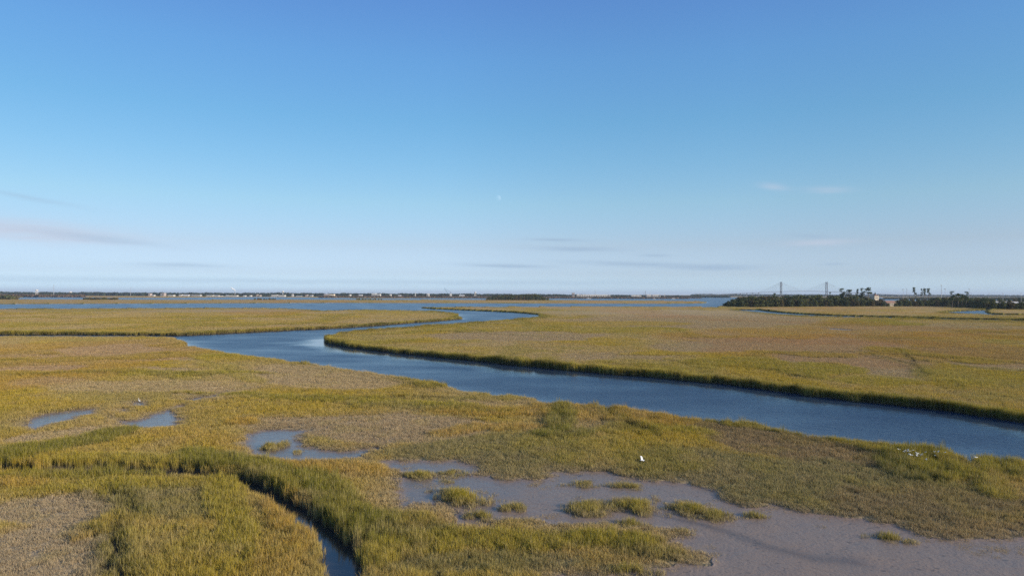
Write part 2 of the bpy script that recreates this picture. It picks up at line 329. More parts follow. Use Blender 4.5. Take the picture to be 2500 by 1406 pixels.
# ---- colours of the vegetation
KG = 1.0
TT = {'T': srgb(190, 167, 130), 'P': srgb(182, 160, 126), 'Y': srgb(180, 155, 60), 'G': srgb(126, 121, 48), 'O': srgb(182, 150, 72),
      'L': srgb(150, 138, 92), 'N': srgb(184, 164, 132), 'B': srgb(152, 130, 98), 'YG': srgb(162, 147, 58), 'R': srgb(186, 130, 82)}
PATCH = [  # x, y, rx, ry, tilt, type, strength
 (270, 856, 150, 15, 0, 'T', 1), (90, 902, 130, 9, -.05, 'T', .9), (400, 906, 90, 4, 0, 'T', .8), (410, 883, 90, 4, 0, 'T', .7), (330, 940, 330, 19, 0, 'T', .6), (80, 873, 120, 6, 0, 'T', .5),
 (780, 922, 210, 30, .05, 'T', .8), (130, 1062, 130, 14, -.1, 'T', .9), (960, 1048, 290, 36, .02, 'P', .95), (700, 1040, 120, 22, 0, 'P', .7), (1180, 1110, 260, 40, 0, 'L', .8),
 (120, 1240, 190, 40, 0, 'N', 1), (140, 1350, 200, 80, 0, 'N', .9), (420, 1230, 150, 40, 0, 'L', .8), (450, 1340, 200, 60, 0, 'YG', .45),
 (820, 800, 0.1, 0.1, 0, 'T', 0), (1270, 821, 230, 11, 0, 'P', .9), (1500, 872, 150, 8, 0, 'P', .6), (1700, 784, 320, 18, 0, 'P', .8), (1600, 766, 400, 8, 0, 'P', .5), (1900, 846, 330, 22, 0, 'P', .85), (2080, 884, 210, 20, .05, 'P', .9),
 (2170, 905, 110, 22, .15, 'P', .8), (2420, 892, 110, 16, .08, 'P', .8), (2250, 830, 500, 16, 0, 'R', .25), (2400, 862, 260, 16, 0, 'B', .35), (2300, 800, 300, 9, 0, 'P', .5),
 (1960, 865, 140, 4, .03, 'YG', .8), (2300, 870, 200, 7, .1, 'YG', .9), (2260, 840, 160, 6, .1, 'B', .3), (2150, 790, 120, 6, .03, 'YG', .8), (2450, 838, 60, 6, 0, 'YG', .6),
 (2030, 900, 90, 12, .05, 'YG', .8), (1700, 866, 200, 6, 0, 'Y', .8), (1500, 790, 200, 6, 0, 'Y', .6), (1450, 805, 250, 7, 0, 'YG', .5), (2380, 920, 160, 25, .1, 'YG', .5), (2150, 930, 120, 15, 0, 'YG', .6),
 (1840, 1070, 180, 34, .12, 'B', .85), (2050, 1110, 240, 30, .15, 'B', .8), (2000, 1190, 520, 70, .12, 'L', .9), (2300, 1250, 300, 60, .1, 'B', .55), (1300, 1150, 320, 26, .1, 'L', .7), (1500, 1120, 260, 40, .1, 'YG', .45),
 (1560, 1030, 95, 26, .15, 'O', .95), (1400, 1010, 110, 20, .1, 'O', .6), (1200, 1010, 170, 12, .02, 'O', .7), (1190, 1055, 160, 11, 0, 'O', .65), (1650, 1030, 60, 20, 0, 'O', .6),
 (820, 1150, 140, 20, .05, 'O', .75), (560, 1085, 200, 18, .1, 'O', .4), (592, 1034, 45, 9, 0, 'O', 1), (110, 1130, 50, 12, 0, 'O', .8), (60, 1170, 60, 14, 0, 'O', .7), (700, 1228, 50, 50, .8, 'O', .8), (640, 1165, 60, 14, .3, 'O', .6), (745, 1300, 28, 40, 1.0, 'O', .7), (680, 1340, 60, 50, 0, 'O', .35),
 (1370, 1035, 32, 45, 0, 'G', .7), (1380, 1072, 80, 12, 0, 'G', .7), (800, 978, 400, 9, .05, 'YG', .8), (1050, 1000, 200, 8, .05, 'G', .4), (1490, 1058, 40, 16, 0, 'YG', .7), (1650, 1060, 120, 8, .1, 'YG', .7), (1800, 1045, 200, 8, .14, 'YG', .7),
 (2230, 1135, 90, 40, .2, 'G', .65), (2330, 1130, 100, 45, .1, 'YG', .8), (2440, 1130, 90, 36, .3, 'YG', .7), (2440, 1210, 60, 30, .3, 'YG', .7), (2150, 1085, 160, 16, .15, 'YG', .7),
 (60, 1110, 150, 20, -.15, 'G', .8), (220, 1082, 130, 14, -.2, 'G', .8), (300, 1130, 260, 12, 0, 'YG', .6), (550, 1130, 120, 22, .1, 'G', .8), (700, 1175, 120, 30, .3, 'G', .75), (850, 1240, 130, 45, .6, 'G', .75), (1000, 1290, 160, 50, .1, 'G', .65),
 (1000, 1350, 160, 40, 0, 'YG', .7), (1250, 1320, 240, 34, .05, 'YG', .75), (1480, 1320, 160, 24, .02, 'YG', .9), (1600, 1355, 90, 18, .1, 'G', .5), (1080, 1260, 110, 24, 0, 'O', .25), (1200, 1385, 260, 30, 0, 'L', .8),
 (250, 1160, 260, 14, 0, 'G', .6), (560, 1220, 60, 60, .3, 'YG', .7), (600, 1300, 50, 60, 0, 'YG', .7), (350, 1190, 300, 12, 0, 'YG', .5), (240, 1300, 60, 8, -.3, 'O', .6),
 (230, 925, 100, 5, 0, 'Y', .6), (200, 880, 400, 6, -.02, 'YG', .8), (400, 868, 120, 5, 0, 'YG', .6), (300, 913, 400, 5, 0, 'YG', .8), (560, 905, 90, 16, .3, 'YG', .5), (130, 985, 150, 5, 0, 'Y', .6), (500, 1000, 200, 20, 0, 'Y', .5)]
GAPS = [plan(q) for q in ([(262, 1215), (288, 1238), (300, 1262), (322, 1284)], [(262, 1312), (274, 1350), (284, 1400), (300, 1440)], [(2168, 1128), (2180, 1148), (2215, 1162), (2290, 1186)], [(2268, 1122), (2285, 1146), (2312, 1172), (2400, 1184)],
    [(2412, 1124), (2445, 1148), (2464, 1178)], [(1472, 1004), (1510, 1030), (1545, 1052), (1590, 1068)], [(1345, 1010), (1362, 1035), (1376, 1048)], [(2192, 858), (2225, 880), (2262, 924)], [(2150, 868), (2300, 878), (2500, 892)], [(1300, 800), (1500, 806), (1650, 803)], [(1100, 812), (1400, 828)],
    [(2320, 940), (2340, 955)], [(0, 888), (200, 876), (420, 868)], [(0, 925), (260, 915), (520, 922)], [(1850, 868), (2100, 862), (2240, 900)], [(2250, 885), (2400, 905), (2500, 912)], [(700, 985), (1000, 978), (1150, 985)])]
def gaps(P):
    out = np.full(len(P), 30.0)
    Q = wob(P, 3.0, 1.0)
    for V in GAPS:
        lo = V.min(0) - 8; hi = V.max(0) + 8; s = np.where(((P > lo) & (P < hi)).all(1))[0]
        for a, b in zip(V[:-1], V[1:]):
            e = b - a; t = np.clip(((Q[s] - a) @ e) / (e @ e), 0, 1); out[s] = np.minimum(out[s], np.hypot(*(Q[s] - a - t[:, None] * e).T))
    return out
def mixc(a, b, t): return a + (b - a) * t[:, None]
def veg(P, riv, pan):
    """colour and height of the vegetation at the points P"""
    X, Y = P[:, 0], P[:, 1]; d = np.hypot(X, Y)
    px, py = topx(X, np.maximum(Y, 8), np.full(len(X), .4))
    py = np.where(Y < 8, 4000, py)
    n1 = fbm(X / 26, Y / 26, 21); n2 = fbm(X / 9, Y / 14, 33); n3 = fbm(X / 2.6, Y / 3.2, 45); n4 = fbm(X / 90, Y / 110, 57)
    far = sstep(150, 420, d)
    t = np.clip((n1 * .55 + n2 * .45 - .5) * 4 + .5, 0, 1)
    A = {k: np.array(v) for k, v in TT.items()}
    base = mixc(np.repeat(A['Y'][None], len(X), 0), A['T'], t * .8)
    base = mixc(base, A['YG'], sstep(.5, .68, n2) * .55)
    base = mixc(base, A['O'], sstep(.54, .66, fbm(X / 14, Y / 40, 77)) * (.12 + .3 * far))
    rd = 1 - np.abs(2 * fbm(X / 60 + .6 * n1, Y / 75 + .6 * n2, 131, 3) - 1) * 1.0
    ln = sstep(.90, .985, rd) * sstep(60, 110, d)
    base = mixc(base, A['T'], sstep(.80, .66, rd) * .45 * far)
    base = mixc(base, A['R'], sstep(420, 900, d) * .3)
    base = mixc(base, A['YG'] * .85, ln * .75); h = .52 - .16 * t + .3 * ln
    # warp, then lay the patches of species seen in the photo
    wx = px + (fbm(X / 12, Y / 12, 81) - .5) * 5200 / np.maximum(d, 20) * 1.1
    wy = py + (fbm(X / 12, Y / 12, 91) - .5) * np.clip(py - 718, 2, 700) * .13
    hs = {'T': .32, 'P': .30, 'Y': .55, 'G': .82, 'O': .7, 'L': .42, 'N': .22, 'B': .38, 'YG': .64, 'R': .45}
    for x0, y0, rx, ry, ti, k, st in PATCH:
        dx = wx - x0; dy = wy - y0 - dx * ti * (ry / rx if ti >= .5 else 1) * (1 if ti < .5 else 0)
        if ti >= .5:
            ca, sa = math.cos(ti), math.sin(ti); dx, dy = (wx - x0) * ca + (wy - y0) * sa, -(wx - x0) * sa + (wy - y0) * ca
        r = (dx / rx) ** 2 + (dy / ry) ** 2
        w = min(1, st * 1.12) * sstep(1.1, .74, r)
        base = mixc(base, A[k], w); h = h + (hs[k] - h) * w
    # streaks of wear and fine mottling
    base = mixc(base, A['YG'], sstep(.56, .7, n3) * .22 * (1 - .5 * far))
    base = mixc(base, A['T'], sstep(.44, .3, n3) * .22)
    base = mixc(base, A['R'], sstep(.58, .66, n4) * .25)
    # taller greener grass on the river banks, short grey stalks round the pans
    b = np.exp(np.minimum(riv, 0) / np.where(d < 120, 2.0, 3.2)) * (riv > -25)
    bw = np.where((py > np.interp(px, [-400, 438, 700, 1100, 1345, 1750, 2100, 2500, 2900], [825, 829, 878, 940, 979, 1021, 1070, 1115, 1170]) - 10) & (d > 60), .25, 1.0)
    base = mixc(base, mixc(np.repeat(A['G'][None], len(X), 0), A['YG'], sstep(.4, .6, n2)), np.clip(b * 1.15, 0, .85) * (Y > 60) * bw)
    cx = np.interp(py, [1140, 1190, 1260, 1320, 1406, 1700], [-9999, 600, 720, 790, 835, 860]); cy = np.interp(px, [-300, 460, 640], [1150, 1160, 1195])
    nearc = (py > 1060) & (px < 1150); tall = (px > cx + 20) & ((py < cy) | (px > 620))
    h = h + b * np.where(nearc, np.where(tall, .36, .06), .95) * (.7 + .6 * n3)
    nb = np.interp(px, [-400, 438, 700, 1100, 1345, 1750, 2100, 2500, 2900], [825, 829, 878, 940, 979, 1021, 1070, 1115, 1170])
    near_side = (py > nb - 10) & ~nearc
    h = h - b * .75 * near_side
    gq = gaps(P); base = mixc(base, A['G'] * .8, np.exp(-(gq / 1.1) ** 2) * .7); h = h + .18 * np.exp(-((gq - 1.0) / .8) ** 2)
    q = np.exp(np.minimum(pan, 0) / .55) * (pan > -6)
    base = mixc(base, A['N'] * .9, np.clip(q, 0, .8)); h = h * (1 - .42 * np.clip(q, 0, 1)) * (1 - .42 * np.exp(np.minimum(pan, 0) / 1.8) * (pan > -9))
    h = h * (.85 + .3 * n2)
    # random shadow mottling on the far river banks, put into the grass colour
    v = (.9 + .2 * n3) * (1 - np.clip(b, 0, 1) * .5 * sstep(.42, .62, fbm(X / 2.4, Y / 9, 151)) * (Y > 60) * (bw > .5))
    return base * v[:, None] * KG, h, px, py
PLAT = .32
# ------------------------------------------------------------------ ground, mud and water sheets
def build_sheets():
    xs = np.concatenate([np.arange(-1600, -100, 12), np.arange(-100, 2600, 2.2), np.arange(2600, 4100, 12)])
    yo = np.concatenate([[.5, .9, 1.35, 1.8, 2.4, 3.1], np.arange(3.8, 60, .55), np.arange(60, 160, .8), np.arange(160, 740, 1.15), np.geomspace(745, 12000, 60)])
    XX, DD = np.meshgrid((xs - 1250) / F, CAMH * F / yo)
    P = np.stack([(XX * DD).ravel(), DD.ravel()], 1)
    riv, pan = fields(P)
    col, h, px, py = veg(P, riv, pan)
    d = P[:, 1]
    isl = np.full(len(P), -5.0, np.float32)
    fl = fbm(P[:, 0] / 3, P[:, 1] / 3, 3)
    z = PLAT + (fl - .5) * .16 * sstep(400, 100, d)
    # beyond the reach of single tufts the sheet itself rises to the top of the grass
    can = sstep(330, 620, d) * np.clip(h, .3, 1.6)
    z = z + can
    z = np.where(pan > 0, PLAT - .12 + np.minimum(fl * .04, .02) + .06 * np.exp(-pan / .25), z)
    z = np.where((pan <= 0) & (d < 300), z - .10 * np.exp(pan / .5), z)
    edge = np.where(d < 330, .5, .2)
    bank = sstep(-edge, edge * .6, riv)
    z = z * (1 - bank) - .55 * bank
    nx, ny = len(xs), len(yo)
    idx = np.arange(nx * ny).reshape(ny, nx)
    q = np.stack([idx[:-1, :-1], idx[:-1, 1:], idx[1:, 1:], idx[1:, :-1]], -1).reshape(-1, 4)
    V = np.column_stack([P, z])
    fp = pan[q].max(1) > -.02; fr = riv[q].max(1) > -1.2
    mud = fp & ~(riv[q].max(1) > 0)
    def sub(name, sel, mat, vv, smooth=True):
        f = q[sel]; u, inv = np.unique(f, return_inverse=True)
        me = mesh_np(name, vv[u], inv.reshape(f.shape), mat, smooth); return me, u
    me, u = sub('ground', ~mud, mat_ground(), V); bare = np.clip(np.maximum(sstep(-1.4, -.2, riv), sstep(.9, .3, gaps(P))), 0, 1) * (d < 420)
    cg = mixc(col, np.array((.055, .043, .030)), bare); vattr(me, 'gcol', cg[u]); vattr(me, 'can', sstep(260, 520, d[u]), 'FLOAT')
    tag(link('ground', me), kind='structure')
    blue = np.clip(sstep(1500, 700, px) * .9 + sstep(1260, 1180, py) * .2, 0, 1) * sstep(.15, 1.3, pan) * (py > 900)
    # faint drainage seam on the open mud
    seam = plan([(1590, 1262), (1650, 1275), (1720, 1290), (1780, 1308), (1870, 1342), (1990, 1372), (2080, 1380)])
    sdm = np.full(len(P), 9.0)
    s_ = (pan > 0)
    for i in range(len(seam) - 1):
        a, b = seam[i], seam[i + 1]; e = b - a; t = np.clip(((P[s_] - a) @ e) / (e @ e), 0, 1)
        sdm[s_] = np.minimum(sdm[s_], np.hypot(*(P[s_] - a - t[:, None] * e).T) / (.25 + .5 * (i + t) / 6))
    me, u = sub('mud_flat', mud, mat_mud(), V)
    vattr(me, 'wet', np.clip(blue, 0, 1)[u], 'FLOAT'); vattr(me, 'seam', np.exp(-sdm[u] ** 2), 'FLOAT')
    tag(link('mud_flat', me), kind='structure')
    W = np.column_stack([P, np.zeros(len(P))])
    me, u = sub('water', fr, mat_water(), W)
    RB = RIVER[:22]; rb = np.full(len(P), 60.0); s_ = riv > -2
    for a, b in zip(RB[:-1], RB[1:]):
        e = b - a; t = np.clip(((P[s_] - a) @ e) / (e @ e), 0, 1); rb[s_] = np.minimum(rb[s_], np.hypot(*(P[s_] - a - t[:, None] * e).T))
    rb = rb + (fbm(P[:, 0] / 18, P[:, 1] / 18, 61) - .5) * 14
    calm = np.maximum(np.exp(-np.maximum(riv, 0) / 2.5), 1 - sstep(4.0, 13.0, rb))
    vattr(me, 'calm', calm[u], 'FLOAT'); vattr(me, 'creek', (inside_dist(P, CREEKN, 8)[u] > -2).astype(float), 'FLOAT')
    tag(link('water', me), kind='structure')

def mat_ground():
    m = Mat('marsh_soil')
    gc = m.n('ShaderNodeAttribute', attribute_name='gcol').outputs['Color']; can = m.n('ShaderNodeAttribute', attribute_name='can').outputs['Fac']
    p = m.pos(); n1 = m.noise(3.0, 5, p); n2 = m.noise(.35, 5, p)
    soil = m.mix(n1, (.035, .028, .020), (.09, .075, .05))
    c = m.mix(.68, soil, gc, 'MIX')
    far = m.mix(1.0, gc, m.mix(n2, (.62, .62, .60), (1.15, 1.12, 1.05)), 'MULTIPLY')
    c = m.mix(can, c, far)
    b = m.n('ShaderNodeBump', {'Strength': 1.0, 'Distance': .5, 'Height': m.noise(.9, 4, p)})
    return m.surf(m.n('ShaderNodeBsdfPrincipled', {'Base Color': c, 'Roughness': .95, 'Specular IOR Level': .1, 'Normal': b.outputs[0]}).outputs[0])
def mat_mud():
    m = Mat('wet_mud'); p = m.pos()
    wet = m.n('ShaderNodeAttribute', attribute_name='wet').outputs['Fac']; seam = m.n('ShaderNodeAttribute', attribute_name='seam').outputs['Fac']
    n = m.noise(.5, 5, p); sp = m.noise(2.6, 3, p, dist=.4)
    c = m.mix(n, (.200, .146, .108), (.280, .210, .156)); c = m.mix(wet, c, m.mix(.5, c, (.09, .085, .08)))
    spots = m.math('MULTIPLY', m.math('SUBTRACT', sp, .645), 14, clamp=True); big = m.noise(.16, 4, p, dist=.6); c = m.mix(m.math('MULTIPLY', m.math('SUBTRACT', big, .45), 3.0, clamp=True), c, m.mix(1.0, c, (1.12, 1.02, .9), 'MULTIPLY'))
    fl = m.math('MULTIPLY', m.math('SUBTRACT', m.noise(7.0, 2, m.n('ShaderNodeMapping', {'Vector': p, 'Scale': (.35, 1.0, 1.0)}).outputs[0]), .66), 20, clamp=True); c = m.mix(m.math('MULTIPLY', m.math('MAXIMUM', spots, fl), .6), c, (.05, .04, .033))
    c = m.mix(m.math('MULTIPLY', seam, .45), c, (.06, .052, .05))
    r = m.math('MULTIPLY_ADD', n, .3, .20); r = m.math('SUBTRACT', r, m.math('MULTIPLY', wet, .26), clamp=True)
    b = m.n('ShaderNodeBump', {'Strength': .4, 'Distance': .07, 'Height': m.math('ADD', m.noise(5.0, 4, p), m.math('MULTIPLY', m.noise(.9, 3, p, dist=1.2), 1.5))})
    return m.surf(m.n('ShaderNodeBsdfPrincipled', {'Base Color': c, 'Roughness': r, 'IOR': 1.33, 'Specular IOR Level': .38, 'Normal': b.outputs[0]}).outputs[0])
def mat_water():
    m = Mat('river_water'); p = m.pos()
    calm = m.n('ShaderNodeAttribute', attribute_name='calm').outputs['Fac']; creek = m.n('ShaderNodeAttribute', attribute_name='creek').outputs['Fac']
    mp = m.n('ShaderNodeMapping', {'Vector': p, 'Rotation': (0, 0, .5), 'Scale': (1.0, 1.9, 1.0)}).outputs[0]
    big = m.noise(.035, 3, mp)
    h = m.math('ADD', m.noise(.8, 2, mp), m.math('MULTIPLY', m.noise(2.6, 2, mp), .5))
    st = m.math('MULTIPLY_ADD', m.math('SUBTRACT', big, .35, clamp=True), 2.2, .3); st = m.math('MULTIPLY', st, m.math('SUBTRACT', 1.0, m.math('MULTIPLY', calm, .96)))
    st = m.math('MULTIPLY', st, m.math('SUBTRACT', 1.0, m.math('MULTIPLY', creek, .93)), clamp=True)
    st = m.math('MULTIPLY', st, m.math('DIVIDE', 60.0, m.math('MAXIMUM', m.n('ShaderNodeSeparateXYZ', {0: p}).outputs[1], 60.0)))
    b = m.n('ShaderNodeBump', {'Strength': st, 'Distance': .34, 'Height': h})
    y = m.n('ShaderNodeSeparateXYZ', {0: p}).outputs[1]; wv = m.math('MULTIPLY', m.math('SUBTRACT', 1.0, m.math('MAXIMUM', calm, creek)), m.math('MULTIPLY_ADD', m.math('SUBTRACT', big, .3, clamp=True), 1.4, .55, clamp=True)); rg = m.math('MULTIPLY_ADD', wv, .28, .08)
    return m.surf(m.n('ShaderNodeBsdfPrincipled', {'Base Color': m.mix(creek, (.028, .052, .092), (.045, .042, .036)), 'Roughness': rg, 'IOR': 1.333, 'Normal': b.outputs[0]}).outputs[0])
build_sheets()

# ------------------------------------------------------------------ grass
def mat_grass(name, inst):
    m = Mat(name)
    a = m.n('ShaderNodeAttribute', attribute_name='gcol'); a.attribute_type = 'INSTANCER' if inst else 'GEOMETRY'
    uv = m.n('ShaderNodeAttribute', attribute_name='bl').outputs['Vector']; s = m.n('ShaderNodeSeparateXYZ', {0: uv})
    v, r, k = s.outputs
    c = a.outputs['Color']
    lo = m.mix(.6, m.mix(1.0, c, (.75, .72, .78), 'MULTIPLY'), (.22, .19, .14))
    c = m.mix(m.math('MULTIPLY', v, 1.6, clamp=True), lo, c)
    c = m.mix(m.math('MULTIPLY', m.math('GREATER_THAN', r, .8), .4), c, (.42, .35, .22))
    c = m.mix(m.math('MULTIPLY', m.math('LESS_THAN', r, .22), .28), c, (.14, .155, .045))
    c = m.mix(1.0, c, m.mix(k, (.95, .95, .95), (1.25, 1.23, 1.18)), 'MULTIPLY')
    d = m.n('ShaderNodeBsdfDiffuse', {'Color': c}); t = m.n('ShaderNodeBsdfTranslucent', {'Color': c})
    x = m.n('ShaderNodeMixShader', {0: .36, 1: d.outputs[0], 2: t.outputs[0]})
    return m.surf(x.outputs[0])
def blades(n, rad, seed, width=.02, lean=.35):
    """a tuft of n curved blades, unit height; returns verts, faces, (height, random, random)"""
    g_ = np.random.default_rng(seed); V = []; Fc = []; A = []
    for i in range(n):
        a = g_.uniform(0, 6.283); r = rad * math.sqrt(g_.uniform(0, 1)); bx, by = r * math.cos(a), r * math.sin(a)
        yaw = g_.uniform(0, 6.283); H = g_.uniform(.6, 1.08); la = g_.uniform(0, 6.283); ln = abs(g_.normal(0, lean)) * H
        wx, wy = math.cos(yaw) * width, math.sin(yaw) * width; rr, kk = g_.uniform(0, 1, 2); k = len(V)
        for t, w in ((0, .9), (.45, 1.0), (.8, .65), (1, .12)):
            cx = bx + math.cos(la) * ln * t * t; cy = by + math.sin(la) * ln * t * t; z = H * (t - .16 * ln * t * t)
            V += [(cx - wx * w, cy - wy * w, z), (cx + wx * w, cy + wy * w, z)]; A += [(t, rr, kk)] * 2
        Fc += [(k + 2 * j, k + 2 * j + 1, k + 2 * j + 3, k + 2 * j + 2) for j in range(3)]
    return np.array(V), np.array(Fc), np.array(A)
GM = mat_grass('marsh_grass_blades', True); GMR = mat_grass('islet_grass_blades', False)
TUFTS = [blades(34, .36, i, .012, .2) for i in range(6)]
def tuft_objects():
    out = []
    for i, (v, f, a) in enumerate(TUFTS):
        me = mesh_np('grass_tuft_source', v, f, GM); vattr(me, 'bl', a, 'FLOAT_VECTOR')
        out.append(bpy.data.objects.new('grass_tuft_source', me))
    return out
def scatter_tree(srcs):
    t = bpy.data.node_groups.new('scatter_tufts', 'GeometryNodeTree')
    t.interface.new_socket('Geometry', in_out='INPUT', socket_type='NodeSocketGeometry'); t.interface.new_socket('Geometry', in_out='OUTPUT', socket_type='NodeSocketGeometry')
    N = t.nodes; L = t.links; gi = N.new('NodeGroupInput'); go = N.new('NodeGroupOutput')
    j = N.new('GeometryNodeGeometryToInstance')
    for o in srcs:
        oi = N.new('GeometryNodeObjectInfo'); oi.inputs['Object'].default_value = o; L.new(oi.outputs['Geometry'], j.inputs[0])
    def at_(name, ty, conv=None):
        n = N.new('GeometryNodeInputNamedAttribute'); n.data_type = ty; n.inputs[0].default_value = name; return n.outputs[0]
    mp = N.new('GeometryNodeMeshToPoints'); L.new(gi.outputs[0], mp.inputs[0])
    ip = N.new('GeometryNodeInstanceOnPoints'); L.new(mp.outputs[0], ip.inputs['Points']); L.new(j.outputs[0], ip.inputs['Instance'])
    ip.inputs['Pick Instance'].default_value = True
    L.new(at_('gi', 'INT'), ip.inputs['Instance Index'])
    cx = N.new('ShaderNodeCombineXYZ'); L.new(at_('gr', 'FLOAT'), cx.inputs[2]); L.new(cx.outputs[0], ip.inputs['Rotation'])
    L.new(at_('gs', 'FLOAT_VECTOR'), ip.inputs['Scale']); L.new(ip.outputs[0], go.inputs[0])
    return t
def build_grass():
    K = 13.5
    # density falls with distance while the tufts get broader
    dmin, dmax = 14.0, 760.0
    ex = .72; n = int(2 * K * 40 ** (2 - ex) / ex * (dmax ** ex - dmin ** ex))
    u = rng.uniform(0, 1, n); d = (dmin ** ex + u * (dmax ** ex - dmin ** ex)) ** (1 / ex)
    x = rng.uniform(-1, 1, n) * (d * .86 + 14)
    P = np.stack([x, d], 1)
    riv, pan = fields(P)
    gp_ = gaps(P); ok = (riv < -.12) & (pan < -.05) & (gp_ > .2 + d / 420)
    # sparse fringe in the mud at the edge of the pans
    fringe = (pan >= -.05) & (pan < 3.0) & (rng.uniform(0, 1, n) < .5 * np.exp(-pan / .42) * sstep(.40, .56, fbm(P[:, 0] / 1.3, P[:, 1] / 1.3, 71)) + .5 * sstep(.62, .70, fbm(P[:, 0] / 2.2, P[:, 1] / 2.2, 171)) * (P[:, 1] < 60)) & (riv < -.3)
    keep = ok | fringe
    P, riv, pan = P[keep], riv[keep], pan[keep]
    col, h, px, py = veg(P, riv, pan)
    # extra tufts along the river banks so that the wall of tall grass is closed
    m = (riv > -3.0) & (P[:, 1] > 60)
    E = P[m]; E = np.concatenate([E + rng.normal(0, .5, E.shape) * (E[:, 1:2] / 120) for _ in range(2)])
    r2, p2 = fields(E); k2 = (r2 < -.1) & (p2 < 0); E, r2, p2 = E[k2], r2[k2], p2[k2]
    c2, h2, x2, y2 = veg(E, r2, p2)
    P = np.concatenate([P, E]); riv = np.concatenate([riv, r2]); pan = np.concatenate([pan, p2]); col = np.concatenate([col, c2]); h = np.concatenate([h, h2])
    d = P[:, 1]; n = len(P)
    w = (d / 46) ** .64; w = np.maximum(w, .6)
    w = w * np.where(riv > -1.5, .75, 1.0)
    h = h * rng.uniform(.78, 1.2, n) * np.where((rng.uniform(0, 1, n) < .04) & (d < 150), 1.4, 1.0) * np.where(pan > .5, .7, 1.0)
    # single clumps of taller or missing grass
    z = np.where(pan > -.05, PLAT - .14, PLAT - .06) - .25 * sstep(-.5, -.1, riv)
    me = bpy.data.meshes.new('marsh_grass'); me.vertices.add(n); me.vertices.foreach_set('co', np.column_stack([P, z]).astype(np.float32).ravel())
    vattr(me, 'gcol', col * rng.uniform(.92, 1.08, (n, 1)))
    vattr(me, 'gs', np.stack([w, w, h], 1) , 'FLOAT_VECTOR'); vattr(me, 'gr', rng.uniform(0, 6.28, n), 'FLOAT')
    a = me.attributes.new('gi', 'INT', 'POINT'); a.data.foreach_set('value', rng.integers(0, 6, n).astype(np.int32))
    me.materials.append(GM)
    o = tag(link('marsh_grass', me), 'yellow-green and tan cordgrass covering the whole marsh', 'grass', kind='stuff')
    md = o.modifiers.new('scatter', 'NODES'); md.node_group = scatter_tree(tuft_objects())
    print('tufts', n)
build_grass()
def build_islets():
    for cx, cy, rx, ry, hh, ti, label in ISLETS:
        c = gp(cx, cy, .25); k = np.hypot(*c) / F
        a = gp(cx, cy - ry, .25); b = gp(cx, cy + ry, .25); ly = (a[1] - b[1]) / 2; lx = rx * k * 1.2; ly *= 1.2; hh *= 1.2
        n = max(8, int(lx * ly * math.pi * 8))
        V = []; Fc = []; A = []; Cc = []; kk = 0; done = 0
        q = np.zeros((0, 2)); g_ = np.random.default_rng(int(cx))
        while done < n:
            u = g_.uniform(-1.7, 1.7, 2); r = math.hypot(*u) + (float(fbm(np.array([u[0] * 1.6 + cx]), np.array([u[1] * 1.6]), 4)[0]) - .5) * 1.5
            if r > .95 and (r > 1.8 or rx < 40 or g_.uniform() > .10): continue
            done += 1
            done -= (r > .95) * .6; p = np.array([c[0] + u[0] * lx, c[1] + u[1] * ly - u[0] * lx * ti * (ly / (ry * k))])
            v, f, at_ = TUFTS[g_.integers(6)]; ro = g_.uniform(0, 6.28); ca, sa = math.cos(ro), math.sin(ro)
            s = g_.uniform(.7, 1.15); H = hh * max(.3, 1.2 - .75 * max(r, 0) ** 1.3) * g_.uniform(.75, 1.15)
            w = np.column_stack([(v[:, 0] * ca - v[:, 1] * sa) * s + p[0], (v[:, 0] * sa + v[:, 1] * ca) * s + p[1], v[:, 2] * H + PLAT - .15])
            e = min(1.0, max(0.0, r) ** 1.5); gc = np.array(TT['YG']) * (1 - e) * hh / .6 + np.array(TT['L']) * (1 - (1 - e) * hh / .6)
            gc = gc * (1 - .55 * e) + np.array(TT['N']) * .9 * .55 * e
            V.append(w); Fc.append(f + kk); A.append(at_); Cc.append(np.repeat(gc[None] * g_.uniform(.88, 1.12), len(v), 0)); kk += len(v)
        o_ = np.array([c[0], c[1], 0])
        me = mesh_np('grass_islet', np.concatenate(V) - o_, np.concatenate(Fc), GMR); vattr(me, 'bl', np.concatenate(A), 'FLOAT_VECTOR'); vattr(me, 'gcol', np.concatenate(Cc))
        o = link('grass_islet', me); o.location = o_
        tag(o, label, 'grass islet', 'grass islets standing in the pools and mud')
build_islets()
# ------------------------------------------------------------------ trees
def mat_leaf(name, dark, light, brown=(.10, .07, .045)):
    m = Mat(name); a = m.n('ShaderNodeAttribute', attribute_name='lv').outputs['Vector']; s = m.n('ShaderNodeSeparateXYZ', {0: a})
    oi = m.n('ShaderNodeObjectInfo').outputs['Random']
    c = m.mix(s.outputs[0], dark, light)
    c = m.mix(m.math('MULTIPLY', m.math('GREATER_THAN', oi, .72), .6), c, brown)
    c = m.mix(1.0, c, m.mix(oi, (.75, .8, .8), (1.3, 1.25, 1.1)), 'MULTIPLY')
    d = m.n('ShaderNodeBsdfDiffuse', {'Color': c}); t = m.n('ShaderNodeBsdfTranslucent', {'Color': c})
    return m.surf(m.n('ShaderNodeMixShader', {0: .25, 1: d.outputs[0], 2: t.outputs[0]}).outputs[0])
LEAF = mat_leaf('oak_leaves', (.045, .056, .026), (.150, .160, .070)); PINE = mat_leaf('pine_needles', (.032, .054, .024), (.105, .135, .052), (.04, .06, .02))
BARK = plain('bark', (.16, .13, .10), .9, .3, 1.5)
